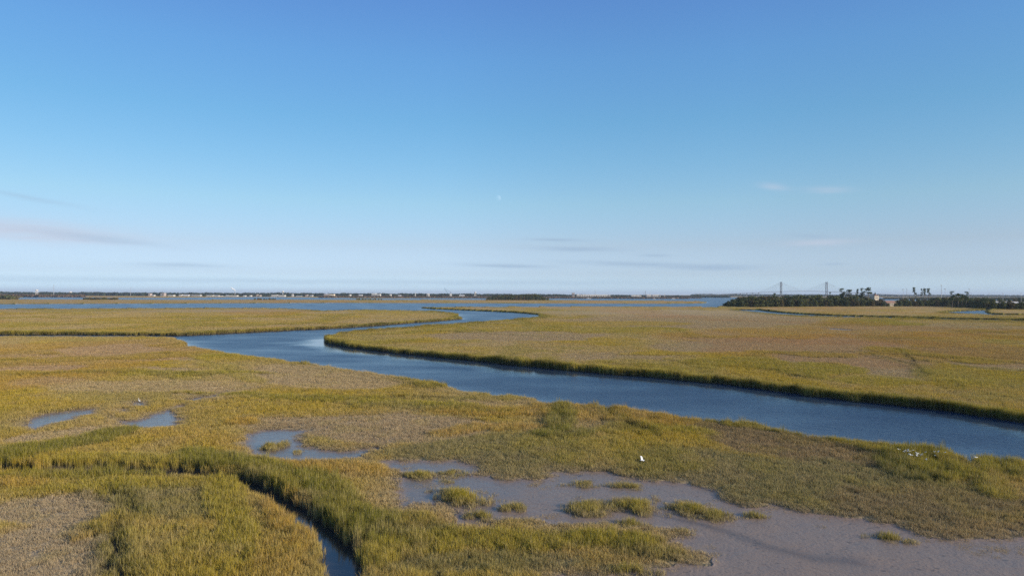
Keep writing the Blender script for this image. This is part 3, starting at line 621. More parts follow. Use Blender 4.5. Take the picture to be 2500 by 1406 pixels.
def leaf_mesh(name, lobes, n, size, mat, seed, flat=1.0):
    """leaf clumps spread through a set of lobes (x, y, z, rx, rz)"""
    g_ = np.random.default_rng(seed); L_ = np.array(lobes); wgt = L_[:, 3] ** 2 * L_[:, 4]; wgt = wgt / wgt.sum()
    k = g_.choice(len(L_), n, p=wgt); q = g_.normal(size=(n, 3)); q /= np.linalg.norm(q, axis=1)[:, None]
    q *= (g_.uniform(.35, 1.0, n) ** .4)[:, None] * g_.uniform(.8, 1.12, (n, 1))
    c = L_[k, :3] + q * L_[k][:, [3, 3, 4]]
    nrm = q + g_.normal(0, .5, (n, 3)); nrm /= np.linalg.norm(nrm, axis=1)[:, None]
    t = np.cross(nrm, g_.normal(size=(n, 3))); t /= np.linalg.norm(t, axis=1)[:, None]; b = np.cross(nrm, t)
    s = size * g_.uniform(.6, 1.3, (n, 1)); b = b * flat
    V = np.stack([c - t * s, c - b * s * .7, c + t * s, c + b * s * .7], 1).reshape(-1, 3)
    me = mesh_np(name, V, np.arange(4 * n).reshape(n, 4), mat)
    lv = np.clip(g_.uniform(0, 1, n) * .6 + .4 * g_.uniform(0, 1, len(L_))[k], 0, 1)
    vattr(me, 'lv', np.repeat(np.stack([lv, lv * 0, lv * 0], 1), 4, 0), 'FLOAT_VECTOR'); return me
def make_round(seed, H, W):
    g_ = random.Random(seed); tr = MB(); lobes = []
    top = Vector((g_.uniform(-.4, .4), g_.uniform(-.4, .4), H * .5))
    tr.tube([(0, 0, -.6), (0, 0, H * .12), top], [.42, .33, .2], 6)
    for i in range(11):
        a = g_.uniform(0, 6.28); r = W * g_.uniform(.15, .66); z = H * g_.uniform(.34, .80)
        rr = W * g_.uniform(.30, .44)
        p = (r * math.cos(a), r * math.sin(a), z); lobes.append((*p, rr, rr * .72))
        if i < 5: tr.tube([top * .5, Vector(p) * .8], [.18, .06], 4)
    lobes.append((0, 0, H * .80, W * .56, H * .17)); lobes.append((0, 0, H * .3, W * .72, H * .30)); lobes.append((0, 0, H * .12, W * .66, H * .14))
    return leaf_mesh('crown', lobes, 620, .8, LEAF, seed, 1.0), tr.mesh('trunk', BARK)
def make_pine(seed, H, W, lean=0.0):
    g_ = random.Random(seed); tr = MB(); lobes = []
    pts = [Vector((lean * (t ** 2) * H, g_.uniform(-.2, .2) * t, -.6 + (H + .3) * t)) for t in (0, .3, .6, .95)]
    tr.tube(pts, [.42, .34, .26, .12], 6)
    for i in range(8):
        t = g_.uniform(.62, .97); a = g_.uniform(0, 6.28); r = W * g_.uniform(.25, 1.0) * (1.5 - t)
        base = Vector((lean * t * t * H, 0, H * t * .96)); p = base + Vector((r * math.cos(a), r * math.sin(a), g_.uniform(.2, 1.0)))
        tr.tube([base, p], [.12, .05], 4); lobes.append((*p, W * g_.uniform(.4, .62), 1.0))
    lobes.append((lean * H * .9, 0, H * .95, W * .6, 1.2))
    return leaf_mesh('crown', lobes, 460, .5, PINE, seed), tr.mesh('trunk', BARK)
ROUND = [make_round(i, 12, 6.4) for i in range(5)]; BUSH = [make_round(40 + i, 5, 4.2) for i in range(3)]
def make_broad(seed, H, W):
    g_ = random.Random(seed); tr = MB(); lobes = []
    tr.tube([(0, 0, -.6), (.2, 0, H * .4), (0, .2, H * .9)], [.45, .34, .14], 6)
    for i in range(16):
        t = g_.uniform(.48, .93); a = g_.uniform(0, 6.28); r = W * g_.uniform(.1, .75) * (1.25 - .35 * t); p = (r * math.cos(a), r * math.sin(a), H * t)
        tr.tube([(0, 0, H * (t - .12)), p], [.16, .06], 4); lobes.append((*p, W * g_.uniform(.28, .42), H * .065))
    lobes.append((0, 0, H * .94, W * .5, H * .05))
    return leaf_mesh('crown', lobes, 700, .5, PINE, seed), tr.mesh('trunk', BARK)
BROAD = [make_broad(70 + i, 22, 5.6) for i in range(3)]
PINES = [make_pine(20 + i, 22, 4.0, (.06, -.05, .02, .1)[i]) for i in range(4)]
def tree(kind, x, y, D, ztop, label, group, name, w=1.0, base_h=12.0):
    """a tree whose trunk foot stands on the ground at depth D under photo column x"""
    crown, trunk = kind; p = at(x, 725, D); s = ztop / base_h
    e = empty(name, (p.x, D, .2), label, 'tree' if name != 'shrub' else 'shrub', group, random.uniform(0, 6.28)); e.scale = (s * w, s * w, s)
    link('crown', crown, e); link('trunk', trunk, e)
    return e
HOR = lambda x: 714.5 + 7 * x / 2500 + .55
def ztop_at(x, y, D): return at(x, y, D).z
def interp(x, pts): return float(np.interp(x, [p[0] for p in pts], [p[1] for p in pts]))
def woods():
    L1 = 'dark broad-leaved tree in the dense wood on the right shore'; G1 = 'trees of the dense wood below the bridge'
    top = [(1762, 744), (1772, 737), (1785, 731), (1800, 727), (1815, 723.5), (1840, 721.5), (1900, 720.5), (2050, 721), (2100, 722), (2122, 724), (2132, 729), (2150, 728.5), (2165, 734), (2176, 741)]
    bas = [(1760, 750), (1850, 752), (1950, 750.5), (2180, 749.5)]
    g_ = random.Random(5)
    for row, (dd, sc, step) in enumerate(((6, .70, 12), (26, .92, 13), (52, 1.05, 15), (85, 1.02, 19))):
        x = 1764 + row * 5
        while x < 2172 - row * 6:
            D = CAMH * F / (interp(x, bas) - HOR(x)) + dd; z = max(2.0, (ztop_at(x, interp(x, top) + .8, D)) * sc * g_.choice((g_.uniform(.8, .92), g_.uniform(.95, 1.07), g_.uniform(.95, 1.07))))
            tree(g_.choice(ROUND), x, 0, D + g_.uniform(-6, 6), z, L1, G1, 'oak_tree', g_.uniform(.85, 1.15) * (1.25 if z < 6 else 1))
            x += step * g_.uniform(.8, 1.2)
    L2 = 'dark tree in the low wood at the right end of the marsh'; G2 = 'trees of the low wood at the far right'
    top = [(2184, 740), (2192, 731), (2200, 728), (2260, 728), (2300, 727), (2320, 725), (2345, 723), (2370, 727), (2420, 728), (2500, 729), (2700, 728)]
    bas = [(2180, 749.5), (2300, 750), (2350, 752.5), (2420, 757), (2500, 757.5), (2700, 759)]
    for row, (dd, sc, step) in enumerate(((5, .72, 12), (26, .9, 13), (60, 1.05, 15))):
        x = 2188 + row * 5
        while x < 2620:
            D = CAMH * F / (interp(x, bas) - HOR(x)) + dd; z = max(2.0, ztop_at(x, interp(x, top), D) * sc * g_.uniform(.82, 1.08))
            if x > 2425 and row: z = min(z, 6.0)
            tree(g_.choice(ROUND), x, 0, D + g_.uniform(-5, 5), z, L2, G2, 'oak_tree', g_.uniform(.9, 1.2) * (1.3 if z < 6 else 1))
            x += step * g_.uniform(.8, 1.2)
    for x in range(2372, 2640, 13):
        tree(g_.choice(ROUND), x + g_.uniform(-3, 3), 0, 1250 + g_.uniform(-40, 60), g_.uniform(9, 12), 'grey-green tree in the row behind the pale houses at far right', 'trees behind the houses at far right', 'oak_tree', g_.uniform(1.1, 1.5))
    # tall pines that stand out
    P_ = [(2026, 713, 880, .45, 'small sparse pine with a slanted top, just right of the right bridge tower'), (2056, 703.5, 890, 1.05, 'tall broad pine, left one of the pair beside the bridge'), (2072, 706, 885, .95, 'slightly lower round-topped pine, right one of the pair beside the bridge'),
          (2092, 705.5, 900, .6, 'thin pine with a small tuft between the pine pair and the big pine'), (2104, 702.5, 885, .9, 'tall pine leaning left against the big broad pine'), (2120, 702, 880, 1.35, 'biggest broad flat-topped pine left of the cream tower'),
          (1891, 715.5, 840, .5, 'lone umbrella-topped pine left of the left bridge tower'),
          (2233, 701.5, 1000, .85, 'tall bare-trunked pine, leftmost of the row above the right wood'), (2250, 704.5, 1000, .5, 'slim pine, left stem of the close-set group of three above the right wood'), (2256, 703.5, 1010, .5, 'slim pine, middle stem of the close-set group of three above the right wood'),
          (2259.5, 705, 995, .45, 'slim pine, right stem of the close-set group of three above the right wood'), (2267, 704, 1000, .85, 'bare-trunked pine with a second branch to the right, rightmost of the row'),
          (2237, 715, 1010, .3, 'short pine tuft at the foot of the leftmost tall pine'), (2325, 710.5, 800, .85, 'layered pine rising from the wood right of the two light masts'), (2340, 716, 790, .8, 'low dark pine between two layered pines'), (2349, 718, 800, .6, 'lowest dark pine crown of the right cluster'), (2359, 711.5, 780, .8, 'layered pine at the right end of the pine cluster')]
    for i, (x, y, D, w, lab) in enumerate(P_):
        z = ztop_at(x, y, D); tree(BROAD[i % 3] if x in (2056, 2072, 2104, 2122, 2325, 2359, 2340) else PINES[i % 4], x, 0, D, z, lab, 'pines standing above the woods', 'pine_tree', w / (z / 22) * .95, 22.0)
    # wooded islet in the middle and low shrub islets
    L3 = 'dark bushy tree on the wooded islet in mid channel'; G3 = 'trees of the middle islet'
    top = [(1186, 727), (1200, 722.5), (1225, 720), (1250, 719), (1275, 719), (1290, 716.8), (1305, 716.6), (1315, 720.5), (1330, 725), (1342, 729)]
    for row, (dd, sc) in enumerate(((0, .7), (30, .95), (60, 1))):
        x = 1188 + row * 4
        while x < 1343:
            D = 1640 + dd; z = max(2, ztop_at(x, interp(x, top), D) * sc * g_.uniform(.9, 1.05))
            tree(g_.choice(ROUND), x, 0, D, z, L3, G3, 'oak_tree', g_.uniform(1.0, 1.3) * (1.3 if z < 7 else 1)); x += 8.5 * g_.uniform(.8, 1.2)
    for x0, x1, D, h, lab, grp in ((206, 288, 1480, 5.0, 'dark shrub in the low row on the left channel strip', 'shrubs of the left channel strip'), (622, 674, 1560, 3.8, 'small dark shrub on the little strip left of the channel centre', 'shrubs of the small channel strip'),
                                   (-30, 36, 1500, 9.0, 'dark shrubby tree at the left edge of the far channel', 'trees at the left edge of the channel'), (872, 932, 1700, 3.0, 'very low dark shrub on the thin bar in the channel', 'shrubs of the thin bar')):
        x = x0
        while x < x1:
            tree(g_.choice(BUSH), x, 0, D + g_.uniform(-8, 8), h * g_.uniform(.7, 1.1), lab, grp, 'shrub', g_.uniform(1.0, 1.5), 5.0); x += g_.uniform(5, 8.5)
woods()
def far_woods():
    """the distant shores: woods and scrub that read as one mass"""
    def mass(name, rows, mat, seed, label):
        g_ = np.random.default_rng(seed); V = []; A = []
        for x0, x1, D0, D1, h0, h1, r0, r1, dens in rows:
            n = int(abs(x1 - x0) * dens)
            x = g_.uniform(x0, x1, n); D = g_.uniform(D0, D1, n); f = (x - x0) / (x1 - x0)
            h = (h0 + (h1 - h0) * f) * g_.uniform(.72, 1.08, n) * (.85 + .3 * vnoise(x / 14, D / 300, 3)); r = g_.uniform(r0, r1, n)
            X = (x - 1250) / F * D
            m = 16
            q = g_.normal(size=(n, m, 3)); q /= np.linalg.norm(q, axis=2)[..., None]; q[..., 2] = np.abs(q[..., 2]) * 1.2 - .35
            c = np.stack([X, D, h * .6], 1)[:, None] + q * np.stack([r, r, h * .42], 1)[:, None]
            nr = q + g_.normal(0, .4, q.shape); nr /= np.linalg.norm(nr, axis=2)[..., None]
            t = np.cross(nr, g_.normal(size=q.shape)); t /= np.linalg.norm(t, axis=2)[..., None]; b = np.cross(nr, t); s = (r * .5)[:, None, None]
            V.append(np.stack([c - t * s, c - b * s * .8, c + t * s, c + b * s * .8], 2).reshape(-1, 3)); A.append(np.repeat(g_.uniform(0, 1, (n, 1)) * .6 + g_.uniform(0, .4, (n, m)), 4, 1).ravel())
            # opaque lower body of each crown
            k = 6; an = np.arange(k) * 2 * math.pi / k
            low = np.stack([X[:, None] + np.cos(an) * r[:, None] * .8, D[:, None] + np.sin(an) * r[:, None] * .8, np.zeros((n, k))], 2)
            up = low.copy(); up[..., 2] = (h * .7)[:, None]; tp = np.stack([X, D, h * .92], 1)[:, None].repeat(k, 1)
            lo2, up2 = np.roll(low, -1, 1), np.roll(up, -1, 1); Mx = (up + tp) / 2; Mx2 = np.roll(Mx, -1, 1)
            V.append(np.stack([low, lo2, up2, up], 2).reshape(-1, 3)); V.append(np.stack([up, up2, Mx2, tp], 2).reshape(-1, 3))
            A += [np.repeat(g_.uniform(0, .7, n), k * 4)] * 2
        V = np.concatenate(V); A = np.concatenate(A)
        me = mesh_np(name, V, np.arange(len(V)).reshape(-1, 4), mat); vattr(me, 'lv', np.stack([A, A * 0, A * 0], 1), 'FLOAT_VECTOR')
        tag(link(name, me), label, 'wood', kind='stuff')
    W1 = mat_leaf('far_leaves', (.022, .034, .024), (.062, .080, .050)); W2 = mat_leaf('scrub_twigs', (.060, .044, .036), (.19, .135, .105), (.10, .07, .05))
    mass('far_wood', [(-500, 860, 3550, 3900, 19.5, 16.5, 6, 11, 3.0), (860, 1340, 3500, 3900, 15.5, 15.5, 6, 10, 3.0), (1340, 1780, 3550, 3900, 14.5, 7, 6, 10, 2.6), (400, 860, 3380, 3520, 9, 9, 4, 8, 1.6)], W1, 3, 'dark green wood running along the whole far left shore')
    mass('scrub', [(-400, 205, 2330, 2900, 9, 7.5, 4, 8, 3.5), (780, 1180, 2500, 3300, 4.5, 4.5, 3, 7, 5), (1180, 1680, 2480, 3300, 4.0, 3.6, 3, 7, 5), (1680, 1710, 2900, 3300, 4, 2, 3, 6, 4)], W2, 4, 'brown winter scrub on the far shore in front of the wood')
    mass('distant_wood', [(1690, 2900, 6300, 7300, 19, 17, 10, 20, 2.4), (2160, 2900, 2600, 3100, 4, 8, 5, 9, 2.0)], W1, 5, 'faint blue wood on the horizon beyond the bridge and right shore')
far_woods()

# ------------------------------------------------------------------ far shore: buildings, towers, crane, boats
WHITE = plain('white_paint', (.58, .565, .545), .6, .06, .1); CREAM = plain('cream_render', (.80, .68, .52), .8, .08, .1); GREY = plain('grey_cladding', (.36, .36, .37), .7, .1, .1)
PINK = plain('pinkish_brick', (.36, .30, .27), .8, .1, .1); ROOFD = plain('dark_roof', (.10, .09, .09), .8, .2, .2); ROOFL = plain('pale_roof', (.60, .58, .55), .6, .1, .2)
ROOFR = plain('terracotta_roof', (.34, .19, .13), .8, .2, .5); GLASS = plain('dark_glass', (.04, .05, .06), .15, .2, .2); STEEL = plain('grey_steel', (.30, .33, .37), .5, .15, .1)
DSTEEL = plain('weathered_steel', (.14, .17, .21), .6, .2, .1); CONC = plain('bridge_concrete', (.13, .14, .155), .8, .12, .05); DARK = plain('dark_metal', (.05, .06, .06), .5, .2, 1.0); BLUEP = plain('blue_crane_paint', (.16, .30, .38), .6, .12, .1)
def building(name, x0, x1, yt, D, mat, roofm, label, kind='flat', group=None, depth=18.0, nwin=4, cat='building'):
    a = at(x0, 725, D).x; b = at(x1, 725, D).x; z = at((x0 + x1) / 2, yt, D).z; w = b - a
    e = empty(name, ((a + b) / 2, D, .2), label, cat, group); h = max(z, 3.0); rh = 0.0
    if kind == 'flat': rh = .5
    else: rh = min(h * .4, 3.2)
    m = MB(); m.box((0, depth / 2, -.4), (w, depth, h - rh + .4)); m.build('wall', mat, e)
    r = MB()
    if kind == 'flat': r.box((0, depth / 2, h - rh + .003), (w + .8, depth + .8, rh))
    elif kind == 'hip': r.box((0, depth / 2, h - rh + .003), (w + 1.2, depth + 1.2, rh), top=.25)
    else:
        x, y = w / 2 + .6, depth / 2 + .6; zz = h - rh + .003; c = depth / 2
        r.add([(-x, c - y, zz), (x, c - y, zz), (x, c + y, zz), (-x, c + y, zz), (-x, c, zz + rh), (x, c, zz + rh)], [(3, 2, 1, 0), (0, 1, 5, 4), (2, 3, 4, 5), (1, 2, 5), (3, 0, 4)])
    r.build('roof', roofm, e)
    for i in range(nwin):
        v = MB(); v.box(((i + .5) / nwin * w - w / 2, -.06, (h - rh) * .35), (w / nwin * .55, .1, (h - rh) * .38)); v.build('window', GLASS, e)
    return e
def far_shore():
    B = building; D = 3330
    rows = [  # x0 x1 ytop kind wall roof label
     (361.5, 366, 716.5, 'flat', PINK, GREY, 'short pinkish block left of the twin towers on the left far shore', 4),
     (371, 375.5, 720, 'gable', WHITE, ROOFL, 'small white gabled boathouse below the twin blocks', 2),
     (391.5, 395, 716, 'flat', GREY, GREY, 'greyish left half of the twin tall blocks', 3), (396, 400.5, 715.5, 'flat', PINK, ROOFL, 'pale pinkish right half of the twin tall blocks', 3),
     (409, 423, 720.2, 'flat', WHITE, ROOFL, 'long low white building just right of the twin blocks', 5), (436.5, 443.5, 719.3, 'flat', WHITE, ROOFL, 'bright white cube-like building left of the grey shed', 3),
     (447, 459.5, 719.3, 'gable', WHITE, ROOFL, 'bright white gabled building beside the long grey shed', 4), (467, 488, 719.4, 'flat', GREY, ROOFL, 'long grey shed on the left far shore', 6),
     (503, 519, 720.7, 'flat', WHITE, ROOFL, 'low white building left of the smokestack', 5), (523, 533, 720.8, 'gable', WHITE, ROOFL, 'small white gabled building left of the smokestack', 3),
     (538, 541, 722, 'flat', WHITE, ROOFL, 'tiny white hut left of the smokestack', 1), (544.5, 547, 722, 'flat', WHITE, ROOFD, 'tiny white hut with a dark roof by the smokestack', 1),
     (550.5, 556, 720.4, 'gable', WHITE, ROOFL, 'white gabled house directly left of the smokestack', 2), (557.5, 578, 721, 'flat', WHITE, ROOFL, 'long white building at the foot of the smokestack', 7),
     (593, 598, 721.3, 'gable', WHITE, ROOFL, 'white house to the right of the smokestack', 2), (608, 612, 721, 'flat', WHITE, GREY, 'narrow white block right of the smokestack', 2),
     (625, 628, 719, 'flat', PINK, GREY, 'thin pinkish block between smokestack and water tower', 2), (631, 635, 720.3, 'flat', PINK, ROOFD, 'small brownish block left of the water tower', 2),
     (662, 676, 719.8, 'flat', WHITE, ROOFL, 'white building left of the stalked water tower', 5), (679, 694.5, 720.5, 'flat', WHITE, ROOFL, 'brightest long white building under the water tower', 6),
     (711, 714, 718, 'flat', GREY, GREY, 'thin grey block right of the water tower', 2), (722.5, 736, 722.3, 'gable', WHITE, ROOFL, 'low white waterside shed right of the water tower', 4),
     (745, 750, 719.5, 'flat', PINK, GREY, 'pinkish block left of the stepped beige complex', 2), (756, 762, 720, 'flat', GREY, ROOFD, 'grey block left of the stepped beige complex', 2)]
    for x0, x1, yt, k, w, r, lab, nw in rows: B('building', x0, x1, yt, D, w, r, lab, k, 'buildings along the far shore', 22, nw)
    D2 = 2960
    rows = [(790, 803, 717.2, 'hip', PINK, ROOFL, 'large beige hip-roofed complex on the far shore', 5), (804, 815, 718.4, 'flat', CREAM, ROOFL, 'lower beige wing beside the hip-roofed complex', 4),
     (852, 855, 719, 'flat', WHITE, ROOFL, 'small white block between the beige complex and the stepped white plant', 1), (875, 883, 719.6, 'gable', WHITE, ROOFL, 'small white shed left of the stepped white plant', 2),
     (907, 917, 716.2, 'flat', WHITE, ROOFL, 'tall bright block of the stepped white plant', 4), (918.5, 928, 717.8, 'flat', WHITE, ROOFL, 'lower bright block of the stepped white plant', 4),
     (951, 954, 718.5, 'flat', WHITE, ROOFL, 'small pale block right of the stepped white plant', 1), (972, 978, 720.5, 'gable', WHITE, ROOFL, 'small white shed left of the white spire', 2), (1042, 1047, 717, 'flat', WHITE, ROOFL, 'small white block right of the white spire', 1),
     (1121, 1133, 720, 'gable', WHITE, ROOFL, 'low white gabled hall right of the crane', 4), (1397, 1403, 714.8, 'flat', PINK, GREY, 'pinkish tower block above the trees behind the middle islet', 3),
     (1408, 1415, 717.8, 'hip', WHITE, ROOFL, 'white domed-looking hall left of the long white factory', 3), (1416, 1484, 719.3, 'flat', WHITE, ROOFL, 'very long white factory right of the wooded islet', 16),
     (1486.5, 1490, 719.8, 'flat', WHITE, ROOFL, 'small white annex right of the long factory', 1), (1542, 1566, 720.6, 'flat', WHITE, ROOFL, 'long low white warehouse left of the port masts', 7),
     (1579, 1590, 718.5, 'gable', WHITE, ROOFL, 'bright white gabled warehouse right of the port masts', 3), (1593, 1613, 719.3, 'flat', WHITE, ROOFL, 'white port warehouse near the bridge approach', 6)]
    for x0, x1, yt, k, w, r, lab, nw in rows: B('building', x0, x1, yt, 3430 if x0 > 1390 else 3200, w, r, lab, k, 'buildings along the far shore', 22, nw)
    def mast(name, x, yt, D, label, rad=.5, mat=STEEL, cat='mast', arms=0, group=None, base=0.0):
        p = at(x, 725, D); z = at(x, yt, D).z; e = empty(name, (p.x, D, base), label, cat, group)
        m = MB(); m.tube([(0, 0, -.3), (0, 0, z)], [rad, rad * .7], 6); m.build('pole', mat, e)
        if arms:
            m = MB(); m.box((0, 0, z - rad * .6), (arms, rad * 1.6, rad * 1.2)); m.build('crossarm', mat, e)
        return e, z
    mast('radio_mast', 131, 694.5, 3500, 'thin tall radio mast right of the left water tower', 1.2, group='radio masts on the far shore')
    mast('radio_mast', 318.5, 702.5, 3500, 'thin radio mast between the low dome and the twin blocks', 1.0, group='radio masts on the far shore')
    mast('radio_mast', 1453, 707.5, 3500, 'thin radio mast above the long white factory', 1.0, group='radio masts on the far shore')
    mast('radio_mast', 1572, 714.5, 3450, 'shorter left one of the two port masts', 1.0, DSTEEL, group='radio masts on the far shore')
    mast('radio_mast', 1576, 709.5, 3450, 'taller right one of the two port masts', 1.3, DSTEEL, group='radio masts on the far shore')
    def wtower(x, yt, hw, D, label, stem):
        p = at(x, 725, D); z = at(x, yt, D).z; r = hw * D / F; e = empty('water_tower', (p.x, D, .2), label, 'water tower', 'water towers')
        m = MB(); hh = r * (1.1 if not stem else 1.5)
        m.lathe([(r * .35, z - hh), (r * .85, z - hh * .75), (r, z - hh * .45), (r * .8, z - hh * .15), (r * .35, z - .1), (.1, z)], n=14); m.build('tank', WHITE, e, True)
        if stem: m = MB(); m.lathe([(r * .35, -.3), (r * .22, 4), (r * .22, z - hh * 1.0)], n=10); m.build('stem', WHITE, e, True)
        else:
            for k in range(6):
                a = k * math.pi / 3; m = MB(); m.tube([(r * .9 * math.cos(a), r * .9 * math.sin(a), -.3), (r * .75 * math.cos(a), r * .75 * math.sin(a), z - hh * .6)], .5, 5); m.build('leg', WHITE, e)
    wtower(89.5, 707, 3.4, 3500, 'squat white water tower dome above the wood, farthest left', False); wtower(172, 711.2, 3.4, 3560, 'barely visible low white dome second from the left', False)
    wtower(690.5, 710, 2.9, 3450, 'white water tower on a single stalk over the bright long building', True); wtower(1160, 712.4, 2.9, 3400, 'white water tower right of the crane, partly hidden by the wood', False)
    # smokestack with its plume
    p = at(573.5, 725, 3450); z = at(573.5, 709.5, 3450).z; e = empty('smokestack', (p.x, 3450, .2), 'thin pale smokestack with white smoke over the left far shore', 'chimney')
    m = MB(); m.lathe([(2.0, -.3), (1.4, z * .6), (1.1, z)], n=10); m.build('stack', GREY, e, True)
    m = MB(); m.lathe([(1.35, z - 3), (1.35, z - .8)], n=10); m.build('top_band', WHITE, e)
    sm = Mat('steam'); d_ = sm.n('ShaderNodeBsdfDiffuse', {'Color': (.95, .95, .95, 1)}); t_ = sm.n('ShaderNodeBsdfTransparent')
    sm.surf(sm.n('ShaderNodeMixShader', {0: .55, 1: t_.outputs[0], 2: d_.outputs[0]}).outputs[0])
    m = MB(); g_ = random.Random(2)
    for i in range(16):
        t = i / 15; c = (-t * 20 + 1.0 * g_.uniform(-1, 1), g_.uniform(-1, 1), z + 1.5 + t * 13 + g_.uniform(-.8, .8)); r = 1.6 + 1.6 * math.sin(t * 3)
        m.lathe([(r * math.sin(a), -r * math.cos(a)) for a in (.3, .9, 1.57, 2.2, 2.85)], c, 8)
    o = m.build('smoke_plume', sm.m, None, True); o.location = (p.x, 3450, .2); tag(o, 'small white smoke plume drifting left from the smokestack', 'smoke')
    # white sail-like spire
    p = at(1014, 725, 3200); z = at(1014, 712.5, 3200).z; e = empty('sail_spire', (p.x, 3200, .2), 'slender white sail-shaped spire on the brown shore', 'spire')
    m = MB(); m.add([(-3, -1.5, -.3), (2.2, -1.5, -.3), (2.2, 1.5, -.3), (-3, 1.5, -.3), (1.2, -.5, z), (2.2, -.5, z), (2.2, .5, z), (1.2, .5, z), (-1.2, -1, z * .55), (-1.2, 1, z * .55)],
        [(0, 1, 5, 4, 8), (3, 9, 7, 6, 2), (1, 2, 6, 5), (0, 8, 9, 3), (8, 4, 7, 9), (4, 5, 6, 7)]); m.build('shaft', WHITE, e)
    # crane ship derrick
    D = 3300; k = D / F; p0 = at(1100, 720, D); e = empty('crane', (p0.x, D, .2), 'blue-grey derrick crane with a long boom leaning left', 'crane')
    def w(x, y): q = at(x, y, D); return (q.x - p0.x, 0, q.z)
    m = MB(); b0, b1 = w(1094, 717), w(1084.6, 703.5)
    for s in (-1.6, 1.6): m.tube([(b0[0], s * 1.5, b0[2]), (b1[0], s * .4, b1[2])], [1.1, .7], 5)
    for i in range(9):
        t = i / 9; c = Vector(b0).lerp(Vector(b1), t); m.tube([c + Vector((0, -2.2 * (1 - t) - .4, 0)), c + Vector((0, 2.2 * (1 - t) + .4, 0))], .3, 4)
    m.build('boom', BLUEP, e)
    m = MB(); h = w(1100, 712.5); m.tube([w(1098, 718), h], .7, 5); m.tube([w(1102, 718), h], .7, 5); m.build('gantry', DSTEEL, e)
    m = MB(); m.tube([h, b1], .28, 4); m.build('stay_cable', DSTEEL, e)
    m = MB(); m.box((w(1100.5, 721)[0], 0, 0), (9, 8, w(1100, 716.8)[2])); m.build('cab', WHITE, e)
    m = MB(); m.box((w(1099, 721)[0], 0, -.3), (22, 12, 3.0)); m.build('base', DSTEEL, e)
    def port_crane(x, yt, D, lab):
        p = at(x, 725, D); z = at(x, yt, D).z; e = empty('port_crane', (p.x, D, .2), lab, 'crane', 'cranes in the port')
        for s in (-3, 3): m = MB(); m.tube([(s, 0, -.3), (s * .4, 0, z * .6)], .8, 5); m.build('leg', WHITE, e)
        m = MB(); m.tube([(0, 0, z * .55), (3.5, 0, z)], [1.0, .5], 5); m.build('boom', WHITE, e)
    port_crane(1586.5, 716, 3420, 'white port crane left of the long port warehouse'); port_crane(1622, 714.5, 3420, 'white port crane at the right end of the port')
    # boats on the channel
    for x, y, L_, lab in ((1437, 729.6, 16, 'white motor boat in the channel below the long factory'), (1597.5, 730.3, 9, 'small white boat in the channel below the port'), (1644, 730, 14, 'white motor boat in the channel nearest the bridge approach')):
        D = CAMH * F / (y - HOR(x)); p = at(x, y, D); e = empty('motor_boat', (p.x, D, 0), lab, 'boat', 'boats in the far channel')
        m = MB(); l = L_ / 2; m.add([(-l, -1.8, 1.3), (l * .6, -1.8, 1.4), (l, 0, 1.8), (l * .6, 1.8, 1.4), (-l, 1.8, 1.3), (-l, -1.3, -.4), (l * .5, -1.2, -.4), (l * .85, 0, -.4), (l * .5, 1.2, -.4), (-l, 1.3, -.4)],
            [(0, 1, 2, 3, 4), (9, 8, 7, 6, 5), (0, 5, 6, 1), (1, 6, 7, 2), (2, 7, 8, 3), (3, 8, 9, 4), (4, 9, 5, 0)]); m.build('hull', WHITE, e)
        m = MB(); m.box((-l * .1, 0, 1.35), (l * .8, 2.4, 1.5), top=.8); m.build('cabin', WHITE, e)
far_shore()

def bridge():
    D = 6000.0; e = empty('cable_stayed_bridge', (at(1962, 725, D).x, D, 0), 'long blue-grey cable-stayed bridge with two slender towers', 'bridge')
    ox = e.location.x
    def w(x, y): q = at(x, y, D); return Vector((q.x - ox, 0, q.z))
    prof = [(1680, 723.0), (1690, 722.2), (1720, 720.6), (1750, 719.0), (1800, 716.2), (1850, 713.8), (1907, 711.6), (1940, 710.7), (1962, 710.5), (1985, 710.7), (2018, 711.6), (2080, 714.2), (2150, 717.7), (2200, 719.6), (2250, 721.2), (2290, 722.0)]
    m = MB()
    P = [w(*q) for q in prof]
    for i in range(len(P) - 1):
        a, b = P[i], P[i + 1]
        m.add([(a.x, -12, a.z - 3.2), (b.x, -12, b.z - 3.2), (b.x, 12, b.z - 3.2), (a.x, 12, a.z - 3.2), (a.x, -12, a.z), (b.x, -12, b.z), (b.x, 12, b.z), (a.x, 12, a.z)], [(3, 2, 1, 0), (4, 5, 6, 7), (0, 1, 5, 4), (2, 3, 7, 6)])
    m.build('deck', CONC, e)
    yd = lambda x: interp(x, prof)
    for x in list(np.arange(1705, 1862, 14.7)) + list(np.arange(2060, 2270, 14.7)):
        t = w(x, yd(x)); m = MB()
        for s in (-7, 7): m.tube([(t.x, s, -1), (t.x, s, t.z - 3.25)], 1.5, 6)
        m.box((t.x, 0, t.z - 5.5), (3.2, 18, 2.2)); m.build('pier', CONC, e)
    for tx in (1907, 2018):
        top = w(tx, 688); dk = w(tx, yd(tx)); m = MB()
        for s in (-15, 15): m.tube([(top.x, s * 1.05, -2), (top.x, s, dk.z), (top.x, s * .8, top.z)], [4.6, 4.0, 3.4], 8)
        m.box((top.x, 0, dk.z - 6), (6, 28, 2.6)); m.box((top.x, 0, top.z - 14), (5, 24, 4)); m.build('tower', CONC, e)
        for side in (-1, 1):
            for k in range(1, 11):
                x = tx + side * k * 5.4; a = w(x, yd(x)); m = MB()
                for s in (-1, 1): m.tube([(top.x, s * 12, top.z - 2 - (10 - k) * 2.6), (a.x, s * 11, a.z)], .2, 4, False)
                m.build('cable', STEEL, e)
bridge()

